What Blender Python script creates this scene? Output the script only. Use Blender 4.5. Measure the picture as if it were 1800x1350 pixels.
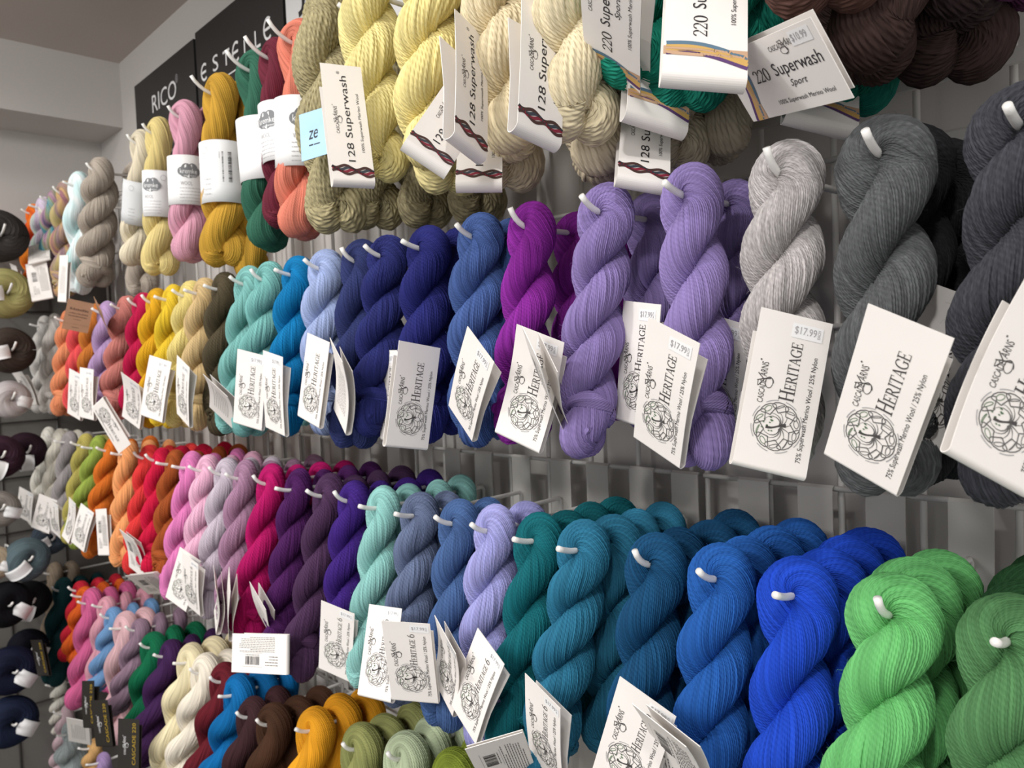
import bpy, math, random
import numpy as np
from mathutils import Matrix, Vector

for o in list(bpy.data.objects):
    bpy.data.objects.remove(o, do_unlink=True)
SC = bpy.context.scene
COL = SC.collection
PI = math.pi

# ------------------------------------------------------------------ camera
# solved from the vanishing points of the hook rows and of the hooks themselves (1800x1350 frame)
F = 1352.0
v1 = np.array([-1297., -5., F]); v1 /= np.linalg.norm(v1)
v2 = np.array([1410., -113., F]); v2 -= v1 * (v1 @ v2); v2 /= np.linalg.norm(v2)
RW = np.stack([-v1, v2, np.cross(-v1, v2)])          # camera (x right, y down, z forward) -> world
CAM = np.array([0., -0.8, 0.])
cam_d = bpy.data.cameras.new('camera'); cam = bpy.data.objects.new('camera', cam_d); COL.objects.link(cam)
cam_d.sensor_width = 36; cam_d.lens = 36 * F / 1800; cam_d.clip_start = 0.02
m3 = np.stack([RW[:, 0], -RW[:, 1], -RW[:, 2]], axis=1)
M = Matrix([list(m3[i]) + [CAM[i]] for i in range(3)] + [[0, 0, 0, 1]])
cam.matrix_world = M
cam_d.dof.use_dof = True; cam_d.dof.focus_distance = 0.72; cam_d.dof.aperture_fstop = 11
SC.camera = cam
SC.view_settings.view_transform = 'Standard'; SC.view_settings.look = 'None'
SC.view_settings.gamma = 1; SC.view_settings.exposure = 0.08
SC.view_settings.use_curve_mapping = False

# ------------------------------------------------------------------ light
W = bpy.data.worlds.new('room_light'); SC.world = W; W.use_nodes = True
W.node_tree.nodes['Background'].inputs[0].default_value = (1.0, 0.985, 0.975, 1)
W.node_tree.nodes['Background'].inputs[1].default_value = 0.78
def spot(name, loc, target, power, size=0.05, angle=95, blend=0.6, color=(1, 0.978, 0.95)):
    l = bpy.data.lights.new(name, 'SPOT'); l.energy = power; l.shadow_soft_size = size
    l.spot_size = math.radians(angle); l.spot_blend = blend; l.color = color
    o = bpy.data.objects.new(name, l); COL.objects.link(o); o.location = loc
    d = Vector(target) - Vector(loc); o.rotation_euler = d.to_track_quat('-Z', 'Y').to_euler()
    return o
for i, (x, tx) in enumerate([(0.1, -0.2), (-0.8, -0.8), (-1.6, -1.6), (-2.3, -2.3)]):
    spot('track_and_fill_spot', (x, -1.05, 0.93), (tx, -0.1, -0.15), (26, 26, 27, 20)[i])
def area(name, loc, target, power, sx, sy, color=(1, 0.98, 0.96)):
    l = bpy.data.lights.new(name, 'AREA'); l.shape = 'RECTANGLE'; l.size = sx; l.size_y = sy; l.energy = power; l.color = color
    o = bpy.data.objects.new(name, l); COL.objects.link(o); o.location = loc
    d = Vector(target) - Vector(loc); o.rotation_euler = d.to_track_quat('-Z', 'Y').to_euler()
    return o
spot('track_and_fill_spot', (-1.5, -1.7, 0.9), (-2.8, -0.9, 0.35), 26, 0.08, 120, 0.8)  # added fill spot that brightens the end wall and bulkhead
area('overhead_fill_light', (-0.9, -2.4, 0.92), (-0.9, -2.2, -1), 70, 2.4, 0.6)  # added soft fill from overhead, not a fixture of the room

# ------------------------------------------------------------------ pixel helpers
def ray(px, py): return RW @ np.array([px - 900., py - 675., F])
def at_y(px, py, y):
    d = ray(px, py); return CAM + d * ((y - CAM[1]) / d[1])
def at_x(px, py, x):
    d = ray(px, py); return CAM + d * (x / d[0])
def proj(p):
    c = RW.T @ (np.asarray(p, float) - CAM); return np.array([900 + F * c[0] / c[2], 675 + F * c[1] / c[2]])
def x_on(px, y, z):                                   # x of the point with given y, z that shows at pixel column px
    lo, hi = -4.0, 0.6
    for _ in range(50):
        m = (lo + hi) / 2
        c = RW.T @ (np.array([m, y, z]) - CAM)
        if c[2] < 0.01 or 900 + F * c[0] / c[2] > px: hi = m
        else: lo = m
    return (lo + hi) / 2

# ------------------------------------------------------------------ materials
def lin(c):
    return tuple(((v / 255) / 12.92 if v / 255 <= 0.04045 else ((v / 255 + 0.055) / 1.055) ** 2.4) for v in c[:3])
def node_mat(name):
    m = bpy.data.materials.new(name); m.use_nodes = True
    nt = m.node_tree; b = nt.nodes['Principled BSDF']
    return m, nt, b
def L(nt, a, b): nt.links.new(a, b)
def math_n(nt, op, a, b=None, c=None):
    n = nt.nodes.new('ShaderNodeMath'); n.operation = op
    for i, v in enumerate((a, b, c)):
        if v is None: continue
        if isinstance(v, (int, float)): n.inputs[i].default_value = v
        else: L(nt, v, n.inputs[i])
    return n.outputs[0]
MATS = {}
def plain(name, rgb, rough=0.6, noise=0.0, scale=60, metal=0, bump=0.0, spec=0.4):
    if name in MATS: return MATS[name]
    m, nt, b = node_mat(name)
    c = lin(rgb)
    b.inputs['Roughness'].default_value = rough; b.inputs['Metallic'].default_value = metal
    b.inputs['Specular IOR Level'].default_value = spec
    tc = nt.nodes.new('ShaderNodeTexCoord')
    nz = nt.nodes.new('ShaderNodeTexNoise'); nz.inputs['Scale'].default_value = scale; nz.inputs['Detail'].default_value = 3
    L(nt, tc.outputs['Object'], nz.inputs['Vector'])
    mx = nt.nodes.new('ShaderNodeMix'); mx.data_type = 'RGBA'
    mx.inputs[6].default_value = (*[v * (1 - noise) for v in c], 1)
    mx.inputs[7].default_value = (*[min(1, v * (1 + noise)) for v in c], 1)
    L(nt, nz.outputs['Fac'], mx.inputs[0]); L(nt, mx.outputs[2], b.inputs['Base Color'])
    if bump:
        bp = nt.nodes.new('ShaderNodeBump'); bp.inputs['Strength'].default_value = bump; bp.inputs['Distance'].default_value = 0.001
        L(nt, nz.outputs['Fac'], bp.inputs['Height']); L(nt, bp.outputs[0], b.inputs['Normal'])
    MATS[name] = m
    return m
def yarn_mat(name, heather=0.0, tweed=0.0, ramp=None, gloss=0.0, plytwist=380., plybump=0.35):
    """wool: colour from the object, each strand a shade of its own, ply twist as fine relief.
    UV.x counts strands, UV.y is the length along the hank in metres."""
    m, nt, b = node_mat(name)
    oi = nt.nodes.new('ShaderNodeObjectInfo')
    uv = nt.nodes.new('ShaderNodeUVMap'); uv.uv_map = 'strand'
    sp = nt.nodes.new('ShaderNodeSeparateXYZ'); L(nt, uv.outputs[0], sp.inputs[0])
    u, v = sp.outputs[0], sp.outputs[1]
    idx = math_n(nt, 'FLOOR', u)
    base = oi.outputs['Color']
    if ramp:
        nz = nt.nodes.new('ShaderNodeTexNoise'); nz.noise_dimensions = '2D'
        cv = nt.nodes.new('ShaderNodeCombineXYZ')
        L(nt, math_n(nt, 'MULTIPLY', u, 0.035), cv.inputs[0]); L(nt, math_n(nt, 'MULTIPLY_ADD', v, 9.0, oi.outputs['Random']), cv.inputs[1])
        L(nt, cv.outputs[0], nz.inputs['Vector']); nz.inputs['Scale'].default_value = 1.6; nz.inputs['Detail'].default_value = 1.5
        cr = nt.nodes.new('ShaderNodeValToRGB'); L(nt, nz.outputs['Fac'], cr.inputs[0])
        el = cr.color_ramp.elements
        while len(el) < len(ramp): el.new(0.5)
        for i, c in enumerate(ramp):
            el[i].position = 0.28 + 0.44 * i / max(1, len(ramp) - 1); el[i].color = (*lin(c), 1)
        base = cr.outputs[0]
    wn = nt.nodes.new('ShaderNodeTexWhiteNoise'); wn.noise_dimensions = '1D'; L(nt, math_n(nt, 'ADD', idx, oi.outputs['Random']), wn.inputs['W'])
    val = math_n(nt, 'MULTIPLY_ADD', wn.outputs['Value'], 0.34, 0.80)
    if heather or tweed:
        n2 = nt.nodes.new('ShaderNodeTexNoise'); n2.noise_dimensions = '2D'
        cv2 = nt.nodes.new('ShaderNodeCombineXYZ'); L(nt, math_n(nt, 'MULTIPLY', u, 1.7), cv2.inputs[0]); L(nt, math_n(nt, 'MULTIPLY', v, 260.), cv2.inputs[1])
        L(nt, cv2.outputs[0], n2.inputs['Vector']); n2.inputs['Scale'].default_value = 1.0; n2.inputs['Detail'].default_value = 3
        k = heather if heather else tweed
        f = math_n(nt, 'MULTIPLY_ADD', math_n(nt, 'SUBTRACT', n2.outputs['Fac'], 0.5), k * 4, 1.0)
        val = math_n(nt, 'MULTIPLY', val, math_n(nt, 'MAXIMUM', f, 0.3))
    vm = nt.nodes.new('ShaderNodeVectorMath'); vm.operation = 'SCALE'; L(nt, base, vm.inputs[0]); L(nt, val, vm.inputs['Scale'])
    L(nt, vm.outputs[0], b.inputs['Base Color'])
    b.inputs['Roughness'].default_value = 0.78 - gloss
    b.inputs['Specular IOR Level'].default_value = 0.15 + gloss
    b.inputs['Sheen Weight'].default_value = 0.12; b.inputs['Sheen Roughness'].default_value = 0.5
    L(nt, vm.outputs[0], b.inputs['Sheen Tint'])
    s = math_n(nt, 'SINE', math_n(nt, 'MULTIPLY_ADD', v, plytwist * 2 * PI, math_n(nt, 'MULTIPLY', u, 2 * PI)))
    bp = nt.nodes.new('ShaderNodeBump'); bp.inputs['Strength'].default_value = plybump; bp.inputs['Distance'].default_value = 0.0006
    L(nt, s, bp.inputs['Height']); L(nt, bp.outputs[0], b.inputs['Normal'])
    MATS[name] = m
    return m
yarn_mat('wool'); yarn_mat('wool_heathered', heather=0.3); yarn_mat('wool_tweed', tweed=0.3, plytwist=150., plybump=0.9)
yarn_mat('wool_chunky', plytwist=190., plybump=0.7)
yarn_mat('wool_rainbow', ramp=[(62, 118, 124), (104, 160, 176), (160, 170, 130), (184, 146, 166), (122, 108, 140)])
yarn_mat('wool_meadow', ramp=[(188, 172, 122), (150, 124, 134), (204, 172, 118), (160, 112, 124)])
yarn_mat('wool_sunset', ramp=[(240, 150, 50), (235, 120, 40), (225, 80, 50)])
yarn_mat('wool_mint', ramp=[(205, 232, 232), (235, 240, 240), (180, 222, 222)])
yarn_mat('wool_pastel', ramp=[(200, 225, 205), (220, 200, 225), (240, 235, 220)])
plain('paper', (236, 231, 226), 0.75, 0.03, 25, bump=0.15)
plain('paper_band', (238, 238, 238), 0.7, 0.02, 25)
plain('paper_grey', (205, 207, 208), 0.7, 0.02, 25)
plain('sticker', (240, 240, 240), 0.45, 0.01, 20)
plain('kraft', (160, 122, 96), 0.85, 0.1, 90)
plain('black_card', (38, 34, 30), 0.5, 0.05, 40)
plain('aqua_card', (178, 208, 208), 0.6, 0.03, 30)
plain('sky_card', (165, 205, 235), 0.45, 0.18, 30)
for n, c in dict(ink=(72, 68, 68), ink_dark=(45, 42, 45), ink_grey=(165, 163, 165), ink_green=(95, 120, 90), ink_gold=(175, 145, 40), ink_white=(225, 225, 225),
                 print_tan=(196, 160, 130), print_blue=(92, 120, 140), print_gold=(205, 165, 95), print_purple=(92, 62, 112), print_brown=(70, 45, 42), print_red=(130, 35, 55), print_navy=(55, 62, 72),
                 ink_brown=(105, 75, 60)).items():
    plain(n, c, 0.6, 0.02, 50)
plain('wall_paint', (198, 194, 190), 0.85, 0.02, 3, bump=0.05)
plain('ceiling_paint', (196, 186, 180), 0.9, 0.03, 2)
plain('white_rod', (236, 234, 230), 0.35, 0.01, 20, spec=0.5)
plain('grid_wire', (200, 198, 194), 0.4, 0.02, 20, spec=0.5)
plain('plate_metal', (190, 187, 182), 0.45, 0.03, 30, spec=0.5)
plain('sign_black', (36, 34, 34), 0.5, 0.05, 20)
plain('sign_white', (222, 222, 222), 0.5, 0.01, 20)
plain('dark_panel', (104, 101, 97), 0.6, 0.05, 8)
plain('dark_wire', (84, 82, 79), 0.5, 0.03, 20)
plain('floor_tile', (100, 98, 92), 0.5, 0.12, 6)
plain('floor_joint', (70, 68, 64), 0.8, 0.05, 10)

# ------------------------------------------------------------------ mesh helpers
def mesh_np(name, V, Q, mat, uv=None, smooth=True, tris=None):
    me = bpy.data.meshes.new(name)
    V = np.asarray(V, np.float32)
    me.vertices.add(len(V)); me.vertices.foreach_set('co', V.ravel())
    loops = []; starts = []; n = 0
    Q = np.asarray(Q, np.int32)
    k = Q.shape[1]
    me.loops.add(Q.size); me.loops.foreach_set('vertex_index', Q.ravel())
    me.polygons.add(len(Q)); me.polygons.foreach_set('loop_start', np.arange(0, Q.size, k, dtype=np.int32))
    if uv is not None:
        l = me.uv_layers.new(name='strand'); l.data.foreach_set('uv', np.asarray(uv, np.float32).ravel())
    if smooth: me.polygons.foreach_set('use_smooth', np.ones(len(Q), bool))
    me.materials.append(MATS[mat]); me.update(calc_edges=True); me.validate()
    return me
def mesh_py(name, V, Fc, mat, smooth=False):
    me = bpy.data.meshes.new(name); me.from_pydata([tuple(map(float, v)) for v in V], [], Fc)
    if isinstance(mat, str): mat = [mat]
    for x in mat: me.materials.append(MATS[x])
    if smooth:
        me.polygons.foreach_set('use_smooth', np.ones(len(me.polygons), bool))
    me.update(); return me
def add(name, me, parent=None, mw=None, color=None):
    o = bpy.data.objects.new(name, me); COL.objects.link(o)
    if parent is not None: o.parent = parent
    if mw is not None: o.matrix_basis = mw
    if color is not None: o.color = (*lin(color), 1)
    return o
def tag(o, label, cat, group=None):
    o['label'] = label; o['category'] = cat
    if group: o['group'] = group
    return o
def boxmesh(name, x0, x1, y0, y1, z0, z1, mat, bev=0.0):
    V = [(x, y, z) for x in (x0, x1) for y in (y0, y1) for z in (z0, z1)]
    Fc = [(0, 1, 3, 2), (4, 6, 7, 5), (0, 4, 5, 1), (2, 3, 7, 6), (0, 2, 6, 4), (1, 5, 7, 3)]
    return mesh_py(name, V, Fc, mat)
def frames(P):
    n = len(P); T = np.gradient(P, axis=0); T /= np.linalg.norm(T, axis=1)[:, None] + 1e-12
    U = np.zeros_like(P); ref = np.array([0., 1, 0]) if abs(T[0][1]) < 0.9 else np.array([1., 0, 0])
    u = ref - T[0] * (ref @ T[0]); u /= np.linalg.norm(u); U[0] = u
    for i in range(1, n):
        u = U[i - 1] - T[i] * (U[i - 1] @ T[i]); U[i] = u / (np.linalg.norm(u) + 1e-12)
    return T, U, np.cross(T, U)
def resample(P, n):
    d = np.r_[0, np.cumsum(np.linalg.norm(np.diff(P, axis=0), axis=1))]
    s = np.linspace(0, d[-1], n)
    return np.stack([np.interp(s, d, P[:, i]) for i in range(3)], 1), s
def strand_tube(P, R, N, amp, tw, seed=0, vp=4, ey=None, chain=0.0, rough=0.12):
    """tube of N yarn strands: each strand is a ridge that winds around the path; grid follows the strands"""
    rng = np.random.default_rng(seed)
    n = len(P); s = np.r_[0, np.cumsum(np.linalg.norm(np.diff(P, axis=0), axis=1))]
    T, U, B = frames(P)
    Mv = N * vp
    j = np.arange(Mv); x = (j % vp) / vp * 2 - 1
    ridge = np.sqrt(np.clip(1 - (0.97 * x) ** 2, 0, 1))
    strand = j // vp
    off = rng.normal(0, rough, N)
    wob = np.zeros((n, N))
    for k in range(4):
        wob += rng.normal(0, 0.5, N)[None, :] * np.sin(2 * PI * (s[:, None] * rng.uniform(4, 22, N)[None, :] + rng.uniform(0, 1, N)[None, :]))
    ph = 2 * PI * j[None, :] / Mv + tw * s[:, None]
    ph = ph + (wob[:, strand] * 0.18 * 2 * PI / N)
    h = amp * (ridge[None, :] * (1 + 0.25 * wob[:, strand]) + off[strand][None, :] + 0.15 * wob[:, strand])
    if chain:
        h = h + chain * np.abs(np.sin(2 * PI * (s[:, None] * 75 + 0.5 * (strand % 2)[None, :] + rng.uniform(0, .3, N)[strand][None, :]))) * ridge[None, :]
    rad = R[:, None] + h
    c = np.cos(ph) * rad; d = np.sin(ph) * rad
    if ey is not None: d = d * ey
    V = P[:, None, :] + U[:, None, :] * c[..., None] + B[:, None, :] * d[..., None]
    i = np.arange(n - 1)[:, None] * Mv; jj = np.arange(Mv)[None, :]; j2 = (jj + 1) % Mv
    Q = np.stack([i + jj, i + j2, i + Mv + j2, i + Mv + jj], -1).reshape(-1, 4)
    un = jj / vp; un2 = (jj + 1) / vp
    sv = s[:-1][:, None] + 0 * un; sv2 = s[1:][:, None] + 0 * un
    uv = np.stack([np.stack([un + 0 * sv, sv], -1), np.stack([un2 + 0 * sv, sv], -1), np.stack([un2 + 0 * sv, sv2], -1), np.stack([un + 0 * sv, sv2], -1)], 2).reshape(-1, 2)
    return V.reshape(-1, 3), Q, uv
def join(parts):
    V, Q, UV = [], [], []; k = 0
    for v, q, uv in parts:
        V.append(v); Q.append(q + k); UV.append(uv); k += len(v)
    return np.concatenate(V), np.concatenate(Q), np.concatenate(UV)

# ------------------------------------------------------------------ skeins
def hank(name, seed, Ldn=0.228, turns=1.7, a=0.0142, r=0.0165, N=46, amp=0.0014, tw=-60., mat='wool', n=170, vp=4, ey=None, chain=0.0, ramp0=0.02, sway=0.003, rough=0.12, phase=0.0, top=1.0, atop=None, pinch=None):
    """twisted hank: doubled over the hook (origin) and plied round itself, lower end folded through"""
    rng = np.random.default_rng(seed)
    zb = -(Ldn - a - r)
    m = 260
    z = np.linspace(0, zb, m)
    t = -z / -zb
    g = np.where(-z < ramp0, (-z) ** 2 / (2 * ramp0), -z - ramp0 / 2) / (-zb - ramp0 / 2)
    th = phase * np.clip(-z / 0.03, 0, 1) + 2 * PI * turns * g
    at = atop or a
    aa = at + (a - at) * np.clip(-z / 0.04, 0, 1)
    aa = aa * (1 + 0.05 * np.sin(9 * t + seed))
    leg1 = np.stack([aa * np.cos(th), -aa * np.sin(th), z], 1)
    leg2 = np.stack([-aa * np.cos(th), aa * np.sin(th), z], 1)
    ph = np.linspace(PI, 0, 40)[1:-1]
    arch = np.stack([at * np.cos(ph), 0 * ph, at * top * np.sin(ph)], 1)
    e = th[-1]; ab = aa[-1]
    q = np.linspace(-0.25, PI / 2, 22)[:-1]     # lower fold, second half then first half
    b2 = np.stack([-ab * np.sin(q) * np.cos(e), ab * np.sin(q) * np.sin(e), zb - ab * np.cos(q) * 0.8], 1)
    b1 = np.stack([ab * np.sin(q) * np.cos(e), -ab * np.sin(q) * np.sin(e), zb - ab * np.cos(q) * 0.8], 1)[::-1]
    P = np.concatenate([b2, leg2[::-1], arch, leg1, b1])
    k = np.array([1, 2, 3, 2, 1.]) / 9
    for _ in range(2):
        Pp = np.pad(P, ((2, 2), (0, 0)), mode='edge')
        P = sum(Pp[i:i + len(P)] * k[i] for i in range(5))
    f = (P[:, 2] / zb).clip(0, 1)
    P[:, 0] += sway * np.sin(3.0 * f + seed) * f; P[:, 1] += sway * np.cos(2.3 * f + seed) * f
    P, s = resample(P, n)
    R = np.full(n, r)
    R *= 1 + 0.05 * np.sin(s * 40 + seed) + 0.04 * np.sin(s * 83 + 2 * seed)
    tt = np.linspace(0, 1, n)
    R *= 1 + 0.16 * np.exp(-((P[:, 2] + Ldn - 0.03) / 0.022) ** 2)
    if pinch:
        w_ = 1 / (1 + np.exp(-(P[:, 2] - pinch[0] + 0.004) / 0.005)) * 1 / (1 + np.exp((P[:, 2] - pinch[1] - 0.004) / 0.005))
        R *= 1 - pinch[2] * w_; P[:, 0] *= 1 - pinch[2] * w_; P[:, 1] *= 1 - pinch[2] * w_
    R *= 1 - 0.10 * np.exp(-((tt - 0.5) / 0.03) ** 2)
    R *= np.clip(np.minimum(tt, 1 - tt) / 0.02, 0.15, 1) ** 0.5
    V, Q, uv = strand_tube(P, R, N, amp, tw, seed, vp, ey, chain, rough)
    me = mesh_np(name, V, Q, mat, uv)
    me['below'] = Ldn; me['half'] = a + r
    return me
def end_loop(name, seed, Ldn=0.228, a=0.0142, r=0.0165, N=22, amp=0.0008, tw=-45., mat='wool', zc=0.05):
    """lower end of the hank drawn through its own loop: a slanting collar and a tuft"""
    rng = np.random.default_rng(seed)
    th = np.linspace(0, 2 * PI, 46)
    Rc = a + r - 0.0105
    P = np.stack([Rc * np.cos(th), Rc * np.sin(th), -Ldn + zc + 0.011 * np.cos(th + 0.6 + 0.4 * seed)], 1)
    R = 0.0085 * (1 + 0.15 * np.sin(2 * th + seed))
    p1 = strand_tube(P, R, N, amp, tw, seed)
    th = np.linspace(-0.3, 2 * PI * 0.93, 30)
    c = np.array([-0.016 if seed % 2 else 0.014, -0.019, -Ldn + zc - 0.012])
    P2 = np.stack([c[0] + 0.0055 * np.cos(th), c[1] + 0.004 * np.sin(2 * th) - 0.002, c[2] + 0.0065 * np.sin(th)], 1)
    p2 = strand_tube(P2, np.full(30, 0.0030), 8, 0.0006, -60, seed + 5)
    return mesh_np(name, *join([p1, p2])[:2], mat, join([p1, p2])[2])
HER = [hank('twisted_hank', 1, turns=1.5), hank('twisted_hank', 2, turns=1.65, phase=0.35), hank('twisted_hank', 3, turns=1.42, phase=-0.2), hank('twisted_hank', 4, turns=1.58, r=0.017, phase=0.1)]
ENDS = [end_loop('end_loop', i) for i in (1, 2)]
BIG = [hank('twisted_hank', 11 + i, Ldn=0.27, turns=0.95 + 0.2 * i, a=0.018, r=0.021, N=40, amp=0.001, tw=-22., ramp0=0.05, rough=0.18, sway=0.006, atop=0.021) for i in range(2)]
CHK = [hank('twisted_hank', 21 + i, Ldn=0.275, turns=1.35 + 0.15 * i, a=0.0185, r=0.0225, N=24, amp=0.0021, tw=-36., mat='wool_chunky', vp=6, rough=0.1, sway=0.006, phase=0.6 * i) for i in range(2)]
DK = [hank('twisted_hank', 31 + i, Ldn=0.255, turns=1.4 + 0.2 * i, a=0.0175, r=0.021, N=36, amp=0.0014, tw=-40., mat='wool_chunky', vp=5, sway=0.006, phase=0.8 * i) for i in range(2)]
CHN = [hank('twisted_hank', 41, Ldn=0.29, turns=1.3, a=0.019, r=0.023, N=24, amp=0.0014, tw=-20., mat='wool_tweed', vp=4, n=420, chain=0.0012, sway=0.008, rough=0.3)]
BND = [hank('twisted_hank', 51 + i, Ldn=0.28, turns=1.15 + 0.2 * i, a=0.0155, r=0.0195, N=38, amp=0.0011, tw=-26., ramp0=0.09, sway=0.003, rough=0.3, atop=0.020, pinch=(-0.165, -0.072, 0.15)) for i in range(2)]
KIND = dict(her=HER, big=BIG, chk=CHK, dk=DK, chn=CHN, bnd=BND)
SKEINS = []
_fm, _nt, _b = node_mat('fibre_wool'); _oi = _nt.nodes.new('ShaderNodeObjectInfo'); L(_nt, _oi.outputs['Color'], _b.inputs['Base Color']); _b.inputs['Roughness'].default_value = 0.9; MATS['fibre_wool'] = _fm
def fibres(src, seed, count=900):
    """loose fibres standing off the surface of a hank"""
    rng = np.random.default_rng(seed)
    n = len(src.vertices); co = np.zeros(n * 3, np.float32); no = np.zeros(n * 3, np.float32)
    src.vertices.foreach_get('co', co); src.vertices.foreach_get('normal', no)
    co = co.reshape(-1, 3); no = no.reshape(-1, 3)
    idx = rng.integers(0, n, count)
    V = []; Q = []
    for i in idx:
        p = co[i]; nn = no[i]; t = np.cross(nn, rng.normal(size=3)); t /= np.linalg.norm(t) + 1e-9
        ln = rng.uniform(0.003, 0.008); w = 0.00005; side = np.cross(nn, t) * w
        up = rng.uniform(0.15, 0.7)
        k = len(V)
        for f in (0, 0.4, 0.75, 1.0):
            c = p + t * ln * f * (1 - 0.25 * f) + nn * (ln * up * f * (1.3 - 0.8 * f)) + np.cross(nn, t) * ln * 0.3 * f * f * rng.uniform(-1, 1)
            V += [c + side, c - side]
        for f in range(3): Q.append((k + 2 * f, k + 2 * f + 1, k + 2 * f + 3, k + 2 * f + 2))
    return mesh_np('loose_fibres', np.array(V), np.array(Q), 'fibre_wool', None)
FIB = {}
def skein(kind, label, rgb, P0, B=None, tilt=0.0, var=0, scale=1.0, rz=0.0, mat=None, ysc=1.0, group=None, ends=False, name='yarn_skein', fuzz=False):
    """P0: where the hook runs through it; B: its lower end (else straight down, leaning out by tilt degrees)"""
    me = KIND[kind][var % len(KIND[kind])]
    Lm = me['below']
    P0 = np.asarray(P0, float)
    if B is None:
        ln = Lm * scale
        B = P0 + np.array([0, -math.sin(math.radians(tilt)) * ln, -math.cos(math.radians(tilt)) * ln])
    d = np.asarray(B, float) - P0; ln = np.linalg.norm(d)
    zax = -d / ln; xax = np.array([1., 0, 0]); xax -= zax * (xax @ zax); xax /= np.linalg.norm(xax); yax = np.cross(zax, xax)
    R3 = Matrix([[xax[i], yax[i], zax[i]] for i in range(3)]).to_4x4()
    root = bpy.data.objects.new(name, None); COL.objects.link(root); root.empty_display_size = 0.02
    root.matrix_basis = Matrix.Translation(P0) @ R3 @ Matrix.Rotation(rz, 4, 'Z')
    tag(root, label, 'yarn', group)
    if rgb is not None:
        g_ = sum(rgb) / 3; rgb = tuple(max(0, min(255, (v * 0.89 + g_ * 0.11) * 0.96)) for v in rgb)
    h = add('twisted_hank', me, root, Matrix.Diagonal((scale, scale * ysc, ln / Lm, 1)), rgb)
    if mat:
        h.material_slots[0].link = 'OBJECT'; h.material_slots[0].material = MATS[mat]
    if ends:
        e = add('end_loop', ENDS[var % 2], root, Matrix.Diagonal((scale, scale * ysc, ln / Lm, 1)), rgb)
        if mat:
            e.material_slots[0].link = 'OBJECT'; e.material_slots[0].material = MATS[mat]
    if fuzz:
        if me.name not in FIB: FIB[me.name] = fibres(me, len(FIB))
        f_ = add('loose_fibres', FIB[me.name], root, Matrix.Diagonal((scale, scale * ysc, ln / Lm, 1)), rgb); f_['kind'] = 'stuff'
    SKEINS.append(root)
    return root


# ------------------------------------------------------------------ the room
def struct(name, me, parent=None):
    o = add(name, me, parent)
    if parent is None: o['kind'] = 'structure'
    return o
XE = -2.815                       # end wall
ZC, ZF = 0.949, -1.52             # ceiling, floor (eye height 1.52 m)
struct('wall_right', boxmesh('wall_right', XE - 0.1, 0.9, 0.035, 0.15, ZF, ZC, 'wall_paint'))
struct('wall_end', boxmesh('wall_end', XE - 0.1, XE, -3.6, 0.035, ZF, ZC, 'wall_paint'))
struct('wall_end_bulkhead', boxmesh('wall_end_bulkhead', XE, -2.59, -3.6, 0.035, 0.75, ZC, 'wall_paint'))
struct('wall_end_panel', boxmesh('wall_end_panel', XE, XE + 0.012, -3.6, 0.03, ZF, 0.42, 'dark_panel'))
struct('ceiling', boxmesh('ceiling', XE - 0.1, 0.9, -3.6, 0.15, ZC, ZC + 0.1, 'ceiling_paint'))
fl = struct('floor', boxmesh('floor', XE - 0.1, 0.9, -3.6, 0.15, ZF - 0.1, ZF - 0.004, 'floor_joint'))
tile_me = boxmesh('tile', 0.002, 0.298, 0.002, 0.298, -0.006, 0, 'floor_tile')
for i in range(12):
    for j in range(12):
        x, y = XE + 0.3 * i, -3.6 + 0.3 * j
        if x + .3 < 0.9: add('tile', tile_me, fl, Matrix.Translation((x, y, ZF)))

# wire grid panels on the display wall
def cyl(name, p0, p1, r, mat, n=10):
    return pipe(name, np.array([p0, p1], float), r, mat, n)
def pipe(name, P, r, mat, n=12, caps=True):
    P = np.asarray(P, float); T, U, B = frames(P)
    ph = np.linspace(0, 2 * PI, n, endpoint=False)
    rr = np.full(len(P), r) if np.isscalar(r) else np.asarray(r)
    V = (P[:, None] + (U[:, None] * np.cos(ph)[None, :, None] + B[:, None] * np.sin(ph)[None, :, None]) * rr[:, None, None]).reshape(-1, 3)
    Fc = [(i * n + j, i * n + (j + 1) % n, (i + 1) * n + (j + 1) % n, (i + 1) * n + j) for i in range(len(P) - 1) for j in range(n)]
    if caps: Fc += [tuple(range(n))[::-1], tuple((len(P) - 1) * n + j for j in range(n))]
    return mesh_py(name, V, Fc, mat, True)
ZG = [0.53, 0.36, 0.185, 0.013, -0.158, -0.33, -0.50, -0.67, -0.85, -1.05]
PITCH = 0.0805
vw = cyl('wire', (0, 0, -1.35), (0, 0, 0.555), 0.0034, 'grid_wire')
vw2 = cyl('wire', (0, 0, -1.35), (0, 0, 0.72), 0.0034, 'grid_wire')
def grid_panel(x0, x1, label, vw=vw):
    g = bpy.data.objects.new('wire_grid_panel', None); COL.objects.link(g); g.location = (x0, 0, -1.35)
    tag(g, label, 'grid panel')
    n = int(round((x1 - x0) / PITCH))
    for i in range(n + 1):
        add('wire', vw, g, Matrix.Translation((i * (x1 - x0) / n, 0.008, 1.35)))
    hw = cyl('wire', (0, 0, 0), (x1 - x0, 0, 0), 0.0030, 'grid_wire')
    for z in ZG: add('wire', hw, g, Matrix.Translation((0, 0.001, z + 1.35)))
    return g
grid_panel(-0.508, 0.30, 'white wire grid panel behind the grey and green skeins', vw2)
grid_panel(-1.74, -0.530, 'white wire grid panel behind the navy and plum skeins')
grid_panel(-2.75, -1.762, 'white wire grid panel reaching into the room corner')
bar = add('flat_rail', boxmesh('flat_rail', -0.60, 0.30, -0.012, -0.006, 0.232, 0.246, 'plate_metal'))
tag(bar, 'flat pale metal rail across the grid under the teal and brown skeins', 'rail')

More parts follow.
